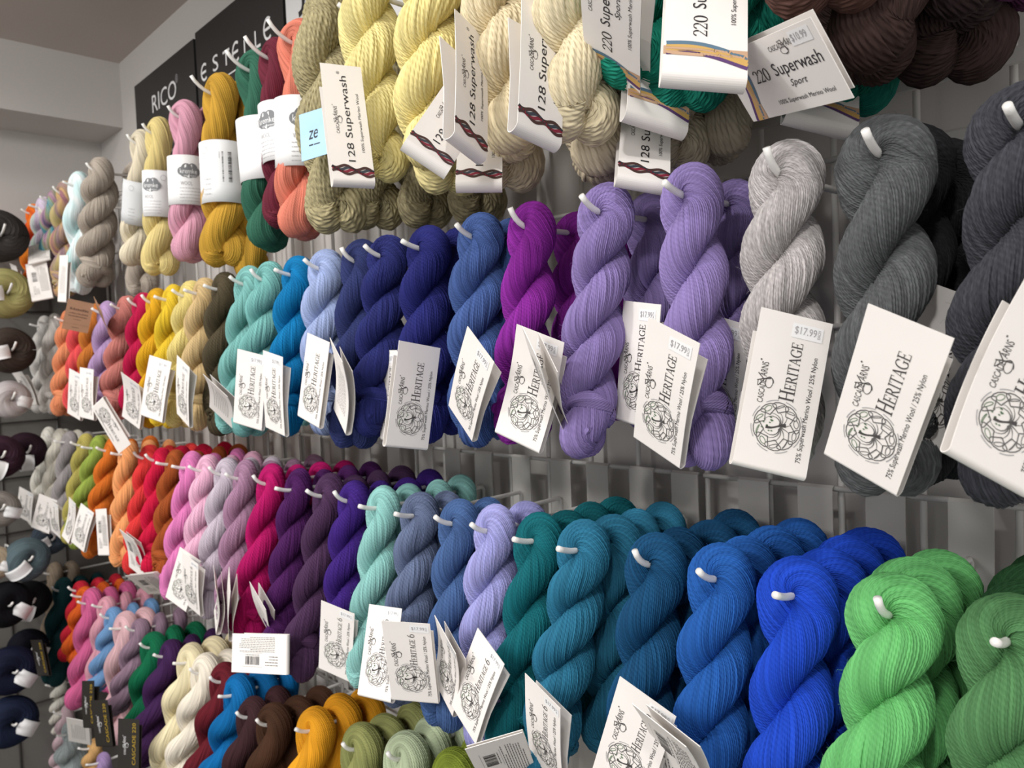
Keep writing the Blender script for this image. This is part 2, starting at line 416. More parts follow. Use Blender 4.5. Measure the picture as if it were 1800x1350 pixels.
# brand boards high on the wall
TEXT_CACHE = {}
def text2d(body, shear=0.0):
    """glyph outlines of a line of text as a flat mesh, box normalised to 0..w, 0..h"""
    key = (body, shear)
    if key in TEXT_CACHE: return TEXT_CACHE[key]
    cu = bpy.data.curves.new('glyphs', 'FONT'); cu.body = body; cu.resolution_u = 3; cu.shear = shear
    ob = bpy.data.objects.new('glyphs', cu); COL.objects.link(ob)
    bpy.context.view_layer.update()
    me = bpy.data.meshes.new_from_object(ob.evaluated_get(bpy.context.evaluated_depsgraph_get()))
    V = np.zeros(len(me.vertices) * 3, np.float32); me.vertices.foreach_get('co', V); V = V.reshape(-1, 3)[:, :2]
    Fc = [tuple(p.vertices) for p in me.polygons]
    bpy.data.objects.remove(ob); bpy.data.curves.remove(cu); bpy.data.meshes.remove(me)
    V = V - V.min(0) if len(V) else V
    TEXT_CACHE[key] = (V, Fc, V.max(0))
    return TEXT_CACHE[key]
class Print:
    """flat print collected as polygons in the (u, v) plane of a card, with inks as material slots"""
    def __init__(s): s.V = []; s.F = []; s.M = []; s.mats = []
    def mi(s, mat):
        if mat not in s.mats: s.mats.append(mat)
        return s.mats.index(mat)
    def poly(s, V, Fc, mat):
        k = len(s.V); s.V += [tuple(p) for p in V]; i = s.mi(mat)
        for f in Fc: s.F.append(tuple(k + j for j in f)); s.M.append(i)
    def rect(s, u0, u1, v0, v1, mat, n=1):
        V = []; Fc = []
        for i in range(n + 1):
            v = v0 + (v1 - v0) * i / n; V += [(u0, v), (u1, v)]
        for i in range(n): Fc.append((2 * i, 2 * i + 1, 2 * i + 3, 2 * i + 2))
        s.poly(V, Fc, mat)
    def text(s, body, u0, u1, v0, v1, mat, rot=0, shear=0.0):
        """fit the text to the box; rot=1: reads upwards (baseline on the u1 side)"""
        V, Fc, b = text2d(body, shear); t = V / np.maximum(b, 1e-6)
        if rot == 0: P = np.stack([u0 + (u1 - u0) * t[:, 0], v0 + (v1 - v0) * t[:, 1]], 1)
        else: P = np.stack([u1 - (u1 - u0) * t[:, 1], v0 + (v1 - v0) * t[:, 0]], 1)
        s.poly(P, Fc, mat)
    def ribbon(s, pts, w, mat, closed=False):
        P = np.asarray(pts, float); n = len(P)
        T = np.roll(P, -1, 0) - np.roll(P, 1, 0) if closed else np.gradient(P, axis=0)
        T /= np.linalg.norm(T, axis=1)[:, None] + 1e-12
        Nn = np.stack([-T[:, 1], T[:, 0]], 1); ww = np.asarray(w) if not np.isscalar(w) else np.full(n, w)
        V = np.concatenate([P + Nn * ww[:, None] / 2, P - Nn * ww[:, None] / 2])
        m = n if closed else n - 1
        s.poly(V, [(i, n + i, n + (i + 1) % n, (i + 1) % n) for i in range(m)], mat)
    def build(s, name, fn):
        V = [fn(u, v) for u, v in s.V]
        me = mesh_py(name, V, s.F, s.mats)
        me.polygons.foreach_set('material_index', s.M); me.update()
        return me
def wall_xz(px, py):
    p = at_y(px, py, 0.0); return p[0], p[2]
def board(x0, x1, z0, z1, mat, label):
    o = add('brand_board', boxmesh('brand_board', 0, x1 - x0, -0.006, 0.034, 0, z1 - z0, mat)); o.location = (x0, 0, z0)
    return tag(o, label, 'sign')
def board_print(o, pr):
    add('lettering', pr.build('lettering', lambda u, v: (u, -0.0066, v)), o)
b1 = board(-2.347, -1.918, 0.575, 0.803, 'sign_black', 'black brand board lettered RICO on the white wall')
pr = Print()
(xa, za), (xb, zb_), (xc, zc_) = wall_xz(271, 170), wall_xz(313.5, 145), wall_xz(272, 201)
pr.text('RICO', xa + 2.347, xb + 2.347, zc_ - 0.575, za - 0.575, 'sign_white')
rx, rz_ = wall_xz(313, 145); pr.text('®', rx + 2.347, rx + 2.347 + 0.016, rz_ - 0.575 - 0.004, rz_ - 0.575 + 0.018, 'ink_grey')
board_print(b1, pr)
b2 = board(-1.905, -1.462, 0.575, 0.812, 'sign_black', 'black brand board lettered ESTELLE with a thin underline')
pr = Print()
spots = [((358, 118), (362, 143)), ((378, 101), (382, 127)), ((396, 93), (400, 118)), ((413, 80), (418, 110)), ((433, 72), (436, 103)), ((452, 57), (456, 87)), ((468, 38), (476, 70))]
for ch, (pt, pb) in zip('ESTELLE', spots):
    (xx, zt), (_, zb0) = wall_xz(*pt), wall_xz(*pb); h = zt - zb0
    u = xx + 1.905; v = zb0 - 0.575; t = 0.006
    if ch == 'E':
        a_ = np.linspace(0.28 * PI, 1.72 * PI, 18)
        pr.ribbon(np.stack([u + 0.018 + 0.018 * np.cos(a_), v + h / 2 + h / 2 * np.sin(a_)], 1), t, 'ink_white')
        pr.rect(u + 0.002, u + 0.028, v + h / 2 - t / 2, v + h / 2 + t / 2, 'ink_white')
    elif ch == 'L':
        pr.rect(u, u + t, v, v + h, 'ink_white'); pr.rect(u, u + 0.026, v, v + t, 'ink_white')
    elif ch == 'T':
        pr.rect(u + 0.014, u + 0.014 + t, v, v + h, 'ink_white'); pr.rect(u, u + 0.036, v + h - t, v + h, 'ink_white')
    else:
        pr.text('S', u, u + 0.03, v, v + h, 'ink_white')
ul = [wall_xz(422, 122), wall_xz(484, 80)]; pr.ribbon([(ul[0][0] + 1.905 - 0.12, ul[0][1] - 0.575), (ul[0][0] + 1.905, ul[0][1] - 0.575), (min(ul[1][0], -1.475) + 1.905, ul[1][1] - 0.575)], 0.003, 'ink_white')
board_print(b2, pr)
b3 = board(-1.45, -0.95, 0.575, 0.83, 'sign_white', 'white brand board with tall black letters beside the black boards')
pr = Print(); pr.text('JAM', 0.05, 0.24, 0.105, 0.215, 'sign_black'); board_print(b3, pr)

# ------------------------------------------------------------------ hooks
def hook_mesh(tip=0.03, up=0.6, ln=0.229):
    P = [(0, 0.0, -0.045), (0, 0.0, -0.004), (0, -0.004, 0)]
    k = ln - tip
    P += [(0, -y, -0.0015 * (y / k)) for y in np.linspace(0.02, k - 0.012, 6)]
    for t in np.linspace(0.15, 1, 6):
        P.append((0, -(k - 0.012 + (tip + 0.012) * t * math.cos(up * t * 0.8)), -0.0015 + (tip + 0.012) * math.sin(up * t * 0.8) * t * 0.75))
    return P
HOOKS = [pipe('rod', hook_mesh(0.03, u), 0.0031, 'white_rod') for u in (0.35, 0.6, 0.85)]
HOOK_LONG = pipe('rod', hook_mesh(0.05, 0.75, 0.25), 0.0031, 'white_rod')
TIP = pipe('tip_cap', [(0, 0.002, 0), (0, -0.006, 0.0), (0, -0.0075, 0)], [0.0036, 0.0036, 0.0026], 'white_rod')
PLATE = None
def plate_mesh():
    V = []; Fc = []
    prof = [(0.004, -0.001), (-0.003, 0.0038), (-0.0065, 0.001), (-0.0065, -0.105)]   # folds over the wire
    for (y, z) in prof: V += [(-0.019, y, z), (0.019, y, z)]
    for (y, z) in prof: V += [(-0.019, y + 0.0016, z - 0.0012), (0.019, y + 0.0016, z - 0.0012)]
    n = len(prof)
    for i in range(n - 1):
        Fc.append((2 * i, 2 * i + 1, 2 * i + 3, 2 * i + 2)); k = 2 * n
        Fc.append((k + 2 * i, k + 2 * i + 2, k + 2 * i + 3, k + 2 * i + 1))
        Fc.append((2 * i, 2 * i + 2, k + 2 * i + 2, k + 2 * i)); Fc.append((2 * i + 1, k + 2 * i + 1, k + 2 * i + 3, 2 * i + 3))
    return mesh_py('back_plate', V, Fc, 'plate_metal')
PLATE = plate_mesh()
def hook(x, z, ztop, label, rod=None, plate=True, rz=0.0, y=-0.008):
    r = bpy.data.objects.new('display_hook', None); COL.objects.link(r); r.empty_display_size = 0.02
    r.matrix_basis = Matrix.Translation((x, y, z)) @ Matrix.Rotation(rz, 4, 'Z')
    tag(r, label, 'hook', 'display hooks')
    add('rod', rod or random.choice(HOOKS), r)
    if plate: add('back_plate', PLATE, r, Matrix.Translation((0, 0.008, ztop - z)))
    return r
random.seed(4)
plain('ink_mid', (98, 96, 95), 0.6, 0.02, 50)

# ------------------------------------------------------------------ labels
def serif(ch):
    """capital letters with slab serifs and thick / thin strokes, cap height 1; returns (quads, width)"""
    Q = []
    def bx(x0, x1, y0, y1): Q.append([(x0, y0), (x1, y0), (x1, y1), (x0, y1)])
    def ln(x0, y0, x1, y1, w): Q.append([(x0 - w / 2, y0), (x0 + w / 2, y0), (x1 + w / 2, y1), (x1 - w / 2, y1)])
    def arc(cx, cy, rx, ry, a0, a1, w, n=14):
        a = np.linspace(a0, a1, n)
        wx = lambda t: w * (0.35 + 0.65 * abs(math.cos(t)))
        for i in range(n - 1):
            p = []
            for t, sgn in ((a[i], 1), (a[i + 1], 1), (a[i + 1], -1), (a[i], -1)):
                k = sgn * wx(t) / 2; p.append((cx + (rx + k) * math.cos(t), cy + (ry + k) * math.sin(t)))
            Q.append(p)
    S, th, sf = 0.13, 0.05, 0.09
    def stem(x, y0=0, y1=1): bx(x, x + S, y0, y1); bx(x - sf, x + S + sf, y0, y0 + th); bx(x - sf, x + S + sf, y1 - th, y1)
    w = 0.6
    if ch == 'H': stem(0.1); stem(0.62); bx(0.2, 0.65, 0.48, 0.54); w = 0.87
    elif ch == 'E':
        stem(0.1); bx(0.1, 0.62, 1 - th, 1); bx(0.57, 0.62, 0.78, 1); bx(0.2, 0.5, 0.48, 0.54); bx(0.47, 0.51, 0.38, 0.64); bx(0.1, 0.66, 0, th); bx(0.61, 0.66, 0, 0.25); w = 0.72
    elif ch == 'R':
        stem(0.1); arc(0.3, 0.74, 0.26, 0.235, -PI / 2, PI / 2, 0.14); bx(0.2, 0.32, 0.95, 1); bx(0.2, 0.32, 0.48, 0.53); ln(0.7, 0, 0.38, 0.5, 0.15); bx(0.62, 0.82, 0, th); w = 0.82
    elif ch == 'I': stem(0.12); w = 0.37
    elif ch == 'T': stem(0.32); bx(0.02, 0.75, 0.94, 1); bx(0.02, 0.07, 0.76, 1); bx(0.7, 0.75, 0.76, 1); w = 0.78
    elif ch == 'A': ln(0.1, 0, 0.4, 1, 0.06); ln(0.7, 0, 0.4, 1, 0.15); bx(0.2, 0.6, 0.32, 0.37); bx(0, 0.22, 0, th); bx(0.56, 0.84, 0, th); w = 0.84
    elif ch == 'G': arc(0.46, 0.5, 0.38, 0.48, 0.22 * PI, 1.72 * PI, 0.14, 22); bx(0.66, 0.78, 0.05, 0.42); bx(0.55, 0.86, 0.40, 0.45); bx(0.72, 0.77, 0.7, 0.95); w = 0.88
    elif ch == '6': arc(0.36, 0.3, 0.24, 0.28, 0, 2 * PI, 0.13, 22); arc(0.62, 0.36, 0.5, 0.62, 0.58 * PI, 1.05 * PI, 0.12); w = 0.72
    elif ch == '2':
        arc(0.33, 0.72, 0.24, 0.26, -0.15 * PI, 0.95 * PI, 0.13, 16); ln(0.1, 0.04, 0.53, 0.56, 0.09); bx(0.06, 0.62, 0, 0.1); bx(0.57, 0.62, 0, 0.24); w = 0.7
    elif ch == '0': arc(0.36, 0.5, 0.27, 0.48, 0, 2 * PI, 0.15, 26); w = 0.74
    return Q, w
def serif_text(pr, body, u1, v0, cap, mat, big=1.35, small_from=1, stretch=1.0):
    """upward-reading serif line; baseline at u1"""
    v = v0
    for i, ch in enumerate(body):
        h = cap * (big if (i == 0 or ch in '6') else 1.0)
        if ch == ' ': v += 0.3 * cap; continue
        q, w = serif(ch)
        for p in q: pr.poly([(u1 - y * h, v + x * h * stretch) for x, y in p], [(0, 1, 2, 3)], mat)
        v += w * h * stretch
    return v
def emblem(pr, cu, cv, R):
    a = np.linspace(0, 2 * PI, 40, endpoint=False)
    for k in range(8):
        t = np.linspace(k * PI / 4 + 0.1, k * PI / 4 + 0.6, 8)
        pr.ribbon(np.stack([cu + R * np.cos(t), cv + R * np.sin(t)], 1), R * 0.03, 'ink_grey')
    n = 10
    for k in range(n):
        c = 2 * PI * (k + 0.5) / n
        t = np.linspace(0, 2 * PI, 18, endpoint=False)
        rr = R * (0.72 + 0.2 * np.cos(t)); an = c + 0.36 * np.sin(t) + 0.12 * np.sin(2 * t + 0.5)
        pr.ribbon(np.stack([cu + rr * np.cos(an), cv + rr * np.sin(an)], 1), R * 0.034, 'ink_mid', True)
        rr = R * (0.76 + 0.09 * np.cos(t + k)); an = c + 0.2 * np.sin(t)
        pr.ribbon(np.stack([cu + rr * np.cos(an), cv + rr * np.sin(an)], 1), R * 0.025, 'ink_green' if k in (3, 4, 5, 6) else 'ink_mid', True)
        t = np.linspace(0, 1, 7); r0 = R * (0.12 + 0.45 * t); an = c * (0.25 + 0.75 * t) + 0.75 * (1 - t) * PI * (0 if k < 5 else 2)
        pr.ribbon(np.stack([cu + r0 * np.cos(an), cv + r0 * np.sin(an)], 1), R * 0.035 * (1.3 - t), 'ink_mid')
    t = np.linspace(-0.42, 0.34, 8)
    pr.ribbon(np.stack([cu + R * t, cv + R * 0.1 * np.sin(5 * t)], 1), R * np.array([.12, .09, .07, .06, .06, .08, .11, .15]), 'ink')
    rg = random.Random(7)
    for k in range(14):
        an = PI + rg.uniform(-0.9, 0.9); rr = R * rg.uniform(0.25, 0.6)
        u, v = cu + rr * math.cos(an), cv + rr * math.sin(an)
        pr.poly([(u - R * .05, v), (u, v - R * .03), (u + R * .05, v), (u, v + R * .03)], [(0, 1, 2, 3)], 'ink_green')
def logo(pr, u0, u1, v0, v1, mat='ink'):
    """hand-drawn maker's mark: narrow capitals with looping flourishes round the Y"""
    w = u1 - u0; h = v1 - v0
    pr.text('CASCADE', u0 + 0.30 * w, u0 + 0.62 * w, v0, v0 + 0.54 * h, mat, 1)
    pr.text('ARNS', u0 + 0.22 * w, u0 + 0.60 * w, v0 + 0.62 * h, v0 + 0.96 * h, mat, 1)
    t = np.linspace(0, 2 * PI, 30)
    pr.ribbon(np.stack([u0 + w * (0.5 + 0.10 * np.cos(t) + 0.42 * np.cos(t / 2)), v0 + h * (0.5 + 0.12 * np.sin(t))], 1), w * 0.035, mat)
    pr.ribbon(np.stack([u0 + w * (0.78 + 0.2 * np.cos(t)), v0 + h * (0.5 + 0.13 * np.sin(t))], 1), w * 0.035, mat)
    pr.ribbon([(u0 + w * 0.12, v0 + h * 0.5), (u0 + w * 0.45, v0 + h * 0.56), (u0 + w * 0.85, v0 + h * 0.6)], w * 0.05, mat)
    pr.ribbon([(u0 + w * 0.12, v0 + h * 0.68), (u0 + w * 0.45, v0 + h * 0.56)], w * 0.05, mat)
    pr.ribbon(np.stack([u0 + w * (0.15 + 0.03 * np.cos(t)), v0 + h * (1.0 + 0.015 * np.sin(t))], 1), w * 0.03, mat, True)
TW, TH = 0.056, 0.117
def barcode(pr, u0, u1, v0, v1, mat='ink_dark', seed=1, up=True):
    rg = random.Random(seed); v = v0
    while v < v1:
        b = rg.choice([0.0005, 0.0008, 0.0013]); pr.rect(u0, u1, v, min(v1, v + b), mat); v += b + rg.choice([0.0005, 0.0009, 0.0012])
def lines(pr, u0, u1, v0, v1, n, mat='ink', w=0.0007, seed=3, up=True):
    rg = random.Random(seed)
    for i in range(n):
        u = u0 + (u1 - u0) * i / max(1, n - 1); e = v1 - (v1 - v0) * rg.choice([0, 0, 0.05, 0.3])
        v = v0
        while v < e:
            b = rg.uniform(0.002, 0.006); pr.rect(u - w / 2, u + w / 2, v, min(e, v + b), mat); v += b + 0.0012
def design(kind):
    p = Print()
    if kind in ('heritage', 'heritage6'):
        w, h = TW, TH
        logo(p, 0.005, 0.019, 0.046, 0.078)
        emblem(p, 0.0275, 0.031, 0.0195)
        end = serif_text(p, 'HERITAGE' + (' 6' if kind[-1] == '6' else ''), 0.0365, 0.051 if kind == 'heritage' else 0.0495, 0.0086 if kind == 'heritage' else 0.0064, 'ink', 1.35, stretch=0.84)
        p.text('75% Superwash Merino Wool / 25% Nylon', 0.0455, 0.0505, 0.008, 0.088, 'ink_dark', 1)
    elif kind == 'back':
        barcode(p, 0.012, 0.024, 0.05, 0.078, seed=5)
        p.rect(0.009, 0.0094, 0.044, 0.084, 'ink_grey'); p.rect(0.0286, 0.029, 0.044, 0.084, 'ink_grey')
        lines(p, 0.031, 0.051, 0.02, 0.09, 9); lines(p, 0.026, 0.026, 0.05, 0.078, 1)
        lines(p, 0.012, 0.024, 0.014, 0.038, 4, 'ink', 0.001)
    elif kind == '128':
        w, h = 0.05, 0.15
        p.text('128 Superwash', 0.021, 0.032, 0.022, 0.135, 'ink_dark', 1)
        logo(p, 0.007, 0.019, 0.058, 0.095)
        p.text('100% Superwash Merino Wool', 0.0385, 0.043, 0.035, 0.112, 'ink_dark', 1)
        p.text('®', 0.018, 0.022, 0.137, 0.141, 'ink', 1)
        x = np.linspace(0.0, 0.05, 24)
        for k, (m_, o_) in enumerate([('print_brown', 0.0), ('print_red', 1.2), ('print_navy', 2.4), ('print_brown', 3.6)]):
            p.ribbon(np.stack([x, 0.013 - 0.10 * x + 0.0022 * np.sin(x * 260 + o_) + (k - 1.5) * 0.0022], 1), 0.0034, m_)
    elif kind in ('220', '220sport'):
        w, h = 0.062, 0.13
        serif_text(p, '220', 0.032, 0.034, 0.0105, 'ink_dark', 1.0, stretch=0.95)
        p.text('Superwash', 0.0205, 0.034, 0.062, 0.122, 'ink_dark', 1)
        p.text('Sport', 0.036, 0.043, 0.074, 0.095, 'ink_dark', 1, 0.35)
        logo(p, 0.004, 0.017, 0.07, 0.105)
        p.text('100% Superwash Merino Wool', 0.0495, 0.0545, 0.048, 0.118, 'ink_dark', 1)
        p.rect(0.0, 0.062, 0.015, 0.023, 'print_tan', 2)
        x = np.linspace(0.002, 0.062, 24); hmp = 0.004 * np.sin((x - 0.002) / 0.06 * PI * 1.2)
        for m_, o_ in (('print_blue', 0.0035), ('print_gold', 0.0), ('print_gold', -0.003), ('print_purple', -0.006)):
            p.ribbon(np.stack([x, 0.0225 - 0.12 * x + hmp + o_], 1), 0.0036, m_)
    elif kind == 'c220':
        p.text('CASCADE 220', 0.034, 0.042, 0.008, 0.092, 'ink_gold', 1)
        logo(p, 0.010, 0.025, 0.028, 0.066, 'ink_white')
    elif kind == 'kraft':
        rgk = random.Random(2)
        for vv, th_ in ((0.050, 0.006), (0.041, 0.003), (0.034, 0.003), (0.027, 0.002), (0.0075, 0.002)):
            u = 0.008 if th_ > 0.0021 else 0.02
            while u < (0.048 if th_ > 0.0021 else 0.036):
                ww = rgk.uniform(0.0015, 0.004); p.rect(u, u + ww, vv, vv + th_ * rgk.uniform(0.6, 1), 'ink_brown'); u += ww + 0.001
        p.rect(0.002, 0.054, 0.0155, 0.0158, 'ink_brown')
    elif kind == 'sky':
        p.text('ze', 0.012, 0.026, 0.030, 0.044, 'ink_dark', 0, 0.3); p.rect(0.012, 0.018, 0.020, 0.022, 'ink_dark'); p.rect(0.019, 0.028, 0.020, 0.0215, 'ink_dark')
    elif kind == 'white':
        lines(p, 0.012, 0.044, 0.02, 0.09, 8)
    return p
SIZES = {'heritage': (TW, TH, 'paper'), 'heritage6': (TW, 0.105, 'paper'), 'back': (TW, 0.105, 'paper'), '128': (0.05, 0.15, 'paper'), '220': (0.062, 0.13, 'paper'), '220sport': (0.062, 0.13, 'paper'),
         'c220': (0.05, 0.10, 'black_card'), 'kraft': (0.056, 0.075, 'kraft'), 'sky': (0.042, 0.075, 'sky_card'), 'white': (TW, TH, 'paper'), 'aqua': (0.04, 0.09, 'aqua_card')}
CURL = [(0.005, 0.0036, 0.001), (0.012, 0.0034, 0.004), (0.004, 0.0040, -0.004)]
def curve_y(kind, c, v):
    fl_, rho, s = CURL[c]; H = SIZES[kind][1]; t = v / H
    return -fl_ * t * t - s * math.sin(PI * t) * 1.2 + fl_ * 0.35
def tag_meshes(kind, c):
    Wd, H, mat = SIZES[kind]; fl_, rho, s = CURL[c]
    if kind in ('128', '220', '220sport'): rho = 0.0075
    prof = [(curve_y(kind, c, v), v) for v in np.linspace(H, 0.0, 14)]
    y0 = prof[-1][0]
    if kind not in ('kraft', 'sky'):
        for a in np.linspace(0, PI, 15)[1:]: prof.append((y0 + rho - rho * math.cos(a), -rho * 0.8 * math.sin(a)))
        for v in np.linspace(0, H * 0.86, 10)[1:]: prof.append((max(curve_y(kind, c, v), y0 - 0.006) + 2 * rho + 0.002 * (v / H) ** 2, v))
    nx = 4; V = []; Fc = []
    P = np.array(prof); n = len(P)
    T = np.gradient(P, axis=0); T /= np.linalg.norm(T, axis=1)[:, None]; Nn = np.stack([-T[:, 1], T[:, 0]], 1) * 0.00035
    for side in (1, -1):
        for i in range(n):
            for j in range(nx + 1): V.append((Wd * j / nx - Wd / 2, P[i, 0] + side * Nn[i, 0], P[i, 1] + side * Nn[i, 1]))
    k = n * (nx + 1); w1 = nx + 1
    for i in range(n - 1):
        for j in range(nx):
            q = (i * w1 + j, i * w1 + j + 1, (i + 1) * w1 + j + 1, (i + 1) * w1 + j)
            Fc.append(q); Fc.append(tuple(k + t for t in q[::-1]))
        for j in (0, nx):
            q = (i * w1 + j, (i + 1) * w1 + j, k + (i + 1) * w1 + j, k + i * w1 + j); Fc.append(q if j == 0 else q[::-1])
    for i in (0, n - 1):
        for j in range(nx):
            q = (i * w1 + j, k + i * w1 + j, k + i * w1 + j + 1, i * w1 + j + 1); Fc.append(q if i == 0 else q[::-1])
    me = mesh_py('label_tag', V, Fc, mat, False)
    off = 0.0007
    pm = design(kind)
    lm = pm.build('lettering', lambda u, v: (u - Wd / 2, curve_y(kind, c, v) - off, v)) if pm.V else None
    st = Print(); sm = None; pm2 = None
    if kind in ('heritage', 'heritage6', '220sport'):
        sp = kind == '220sport'
        a, b, c0, d = (0.003, 0.014, H - 0.031, H - 0.007) if sp else (0.026, 0.05, H - 0.017, H - 0.006) if kind == 'heritage' else (0.032, 0.054, H - 0.012, H - 0.003)
        st.rect(a, b, c0, d, 'sticker', 3); sm = st.build('price_sticker', lambda u, v: (u - Wd / 2, curve_y(kind, c, v) - off, v))
        pz = Print()
        if sp: pz.text('$10.99', a + 0.002, b - 0.0025, c0 + 0.002, d - 0.004, 'ink_grey', 1)
        else: pz.text('$17.99', a + 0.002, b - 0.005, c0 + 0.0025, d - 0.002, 'ink_grey')
        if not sp: pz.text('EACH', b - 0.0042, b - 0.002, c0 + 0.0025, d - 0.002, 'ink_grey', 1)
        pm2 = pz.build('price_print', lambda u, v: (u - Wd / 2, curve_y(kind, c, v) - off * 1.4, v))
    return me, lm, sm, pm2
TAGS = {}
def solve_pose(corners, Wd, H, y0, yaw0=None):
    """pose of a Wd x H card from the pixels of its top-left, top-right, bottom-left, bottom-right corners, near depth y0"""
    C4 = np.array(corners, float)
    def pts(p):
        cx, cy, cz, yaw, pit, rol = p
        cyw, syw, cp, sp_, cr, sr = math.cos(yaw), math.sin(yaw), math.cos(pit), math.sin(pit), math.cos(rol), math.sin(rol)
        Rz = np.array([[cyw, -syw, 0], [syw, cyw, 0], [0, 0, 1]]); Rx = np.array([[1, 0, 0], [0, cp, -sp_], [0, sp_, cp]]); Ry = np.array([[cr, 0, sr], [0, 1, 0], [-sr, 0, cr]])
        R = Rz @ Rx @ Ry; c = np.array([cx, cy, cz])
        q = np.array([[-Wd / 2, 0, H / 2], [Wd / 2, 0, H / 2], [-Wd / 2, 0, -H / 2], [Wd / 2, 0, -H / 2]])
        return c + q @ R.T, R, c
    ctr = C4.mean(0); p0 = at_y(ctr[0], ctr[1], y0)
    best = None
    fc = math.atan2(CAM[0] - p0[0], p0[1] - CAM[1])
    for yw in ([yaw0] if yaw0 is not None else [fc, fc * 0.5, 0.0, -0.45]):
        up = (C4[0] + C4[1] - C4[2] - C4[3]); p = np.array([*p0, yw, 0, math.atan2(up[0], -up[1])], float)
        def res(p):
            X, _, _ = pts(p); e = np.array([proj(x) for x in X]) - C4
            return np.r_[e.ravel() / 4, (p[1] - y0) / 0.008, p[4] / 0.35, (p[3] - 0.5 * fc) / 0.9]
        r = res(p); lam = 1e-2
        for _ in range(40):
            J = np.zeros((len(r), 6))
            for k in range(6):
                d = np.zeros(6); d[k] = 1e-5; J[:, k] = (res(p + d) - r) / 1e-5
            st = np.linalg.solve(J.T @ J + lam * np.diag(np.diag(J.T @ J) + 1e-6), -J.T @ r)
            rn = res(p + st)
            if rn @ rn < r @ r: p, r, lam = p + st, rn, lam * 0.4
            else: lam *= 4
        if best is None or r @ r < best[0]: best = (r @ r, p)
    X, R, c = pts(best[1])
    return R, c
def card(parent, kind, corners, y0=-0.268, curl=None, yaw0=None, label=None, sticker=True, name='label_tag'):
    c = random.randrange(3) if curl is None else curl
    if (kind, c) not in TAGS: TAGS[(kind, c)] = tag_meshes(kind, c)
    me, lm, sm, pm = TAGS[(kind, c)]
    Wd, H, _ = SIZES[kind]
    if len(corners) == 3:
        a, b, d = [np.array(q, float) for q in corners]; corners = [a, b, d, b + d - a]
    R, ctr = solve_pose(corners, Wd, H, y0, yaw0)
    base = ctr - R[:, 2] * H / 2
    mw = Matrix([[*R[i], base[i]] for i in range(3)] + [[0, 0, 0, 1]])
    o = bpy.data.objects.new(name, me); COL.objects.link(o)
    o.parent = parent; o.matrix_basis = parent.matrix_basis.inverted() @ mw
    if label: o['label'] = label
    if lm: add('lettering', lm, o)
    if sm and sticker: add('price_sticker', sm, o); add('price_print', pm, o)
    return o

# ------------------------------------------------------------------ the rows of yarn
Z = {1: 0.473, 2: 0.130, 3: -0.213, 4: -0.60}
ZTOP = {1: 0.53, 2: 0.185, 3: -0.158, 4: -0.50}
TILT = {1: 0.0, 2: 5.0, 3: 11.0, 4: 10.0}
ROW = {1: 'top row', 2: 'second row', 3: 'third row', 4: 'lowest row'}
YF = -0.196
NTH = ['second', 'third', 'fourth', 'fifth']
vcount = [0]
def front(row, nm, rgb, tx, bx=None, by=None, deep=0, kind='her', scale=1.06, tip=None, mat=None, z=None, step=0.047, ends=True, hk=True, tilt=None, drgb=None, lab=None, dz=0.0, tl=None):
    """skeins on one hook: the front one from the pixels of its cap and lower end, the rest behind it along the hook"""
    z = Z[row] if z is None else z
    x = x_on(tx, YF, z)
    vcount[0] += 1; v = vcount[0]
    tl = TILT[row] if tilt is None else tilt
    P0 = np.array([x, YF, z])
    Lm = KIND[kind][v % len(KIND[kind])]['below'] * (scale if kind != 'her' else max(scale, {2: 1.06, 3: 1.13}.get(row, scale)))
    B = None
    if bx is None:
        B = P0 + np.array([0, -math.sin(math.radians(tl)) * Lm, -math.cos(math.radians(tl)) * Lm])
    else:
        B = at_y(bx, by, YF - math.sin(math.radians(tl)) * Lm)
        d = B - P0
        if abs(d[0]) > 0.10: d[0] *= 0.10 / abs(d[0])
        ln_ = np.linalg.norm(d); B = P0 + d / ln_ * min(max(ln_, 0.95 * Lm), 1.12 * Lm)
    lab = lab or f'{nm} twisted yarn skein, foremost on its hook in the {ROW[row]}'
    s = skein(kind, lab, rgb, P0, B, tl, v, scale, random.uniform(-0.12, 0.12), mat, ends=ends and kind == 'her', fuzz=(x > -1.0 and row in (2, 3)), group=f'yarn skeins in the {ROW[row]}')
    for k in range(deep):
        y = YF + step * (k + 1)
        if y > -0.045: break
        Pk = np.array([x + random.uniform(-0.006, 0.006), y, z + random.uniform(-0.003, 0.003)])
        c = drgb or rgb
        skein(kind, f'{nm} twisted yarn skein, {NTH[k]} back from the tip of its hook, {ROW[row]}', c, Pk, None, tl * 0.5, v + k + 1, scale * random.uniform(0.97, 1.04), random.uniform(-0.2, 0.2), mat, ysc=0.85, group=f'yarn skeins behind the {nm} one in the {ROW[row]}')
    if hk:
        hook(x, z + 0.004, ZTOP[row] + (z - Z[row]), f'white display hook through the {nm} yarn, {ROW[row]}', rod=HOOK_LONG if (row == 1 and 330 < tx) else None)
    return s

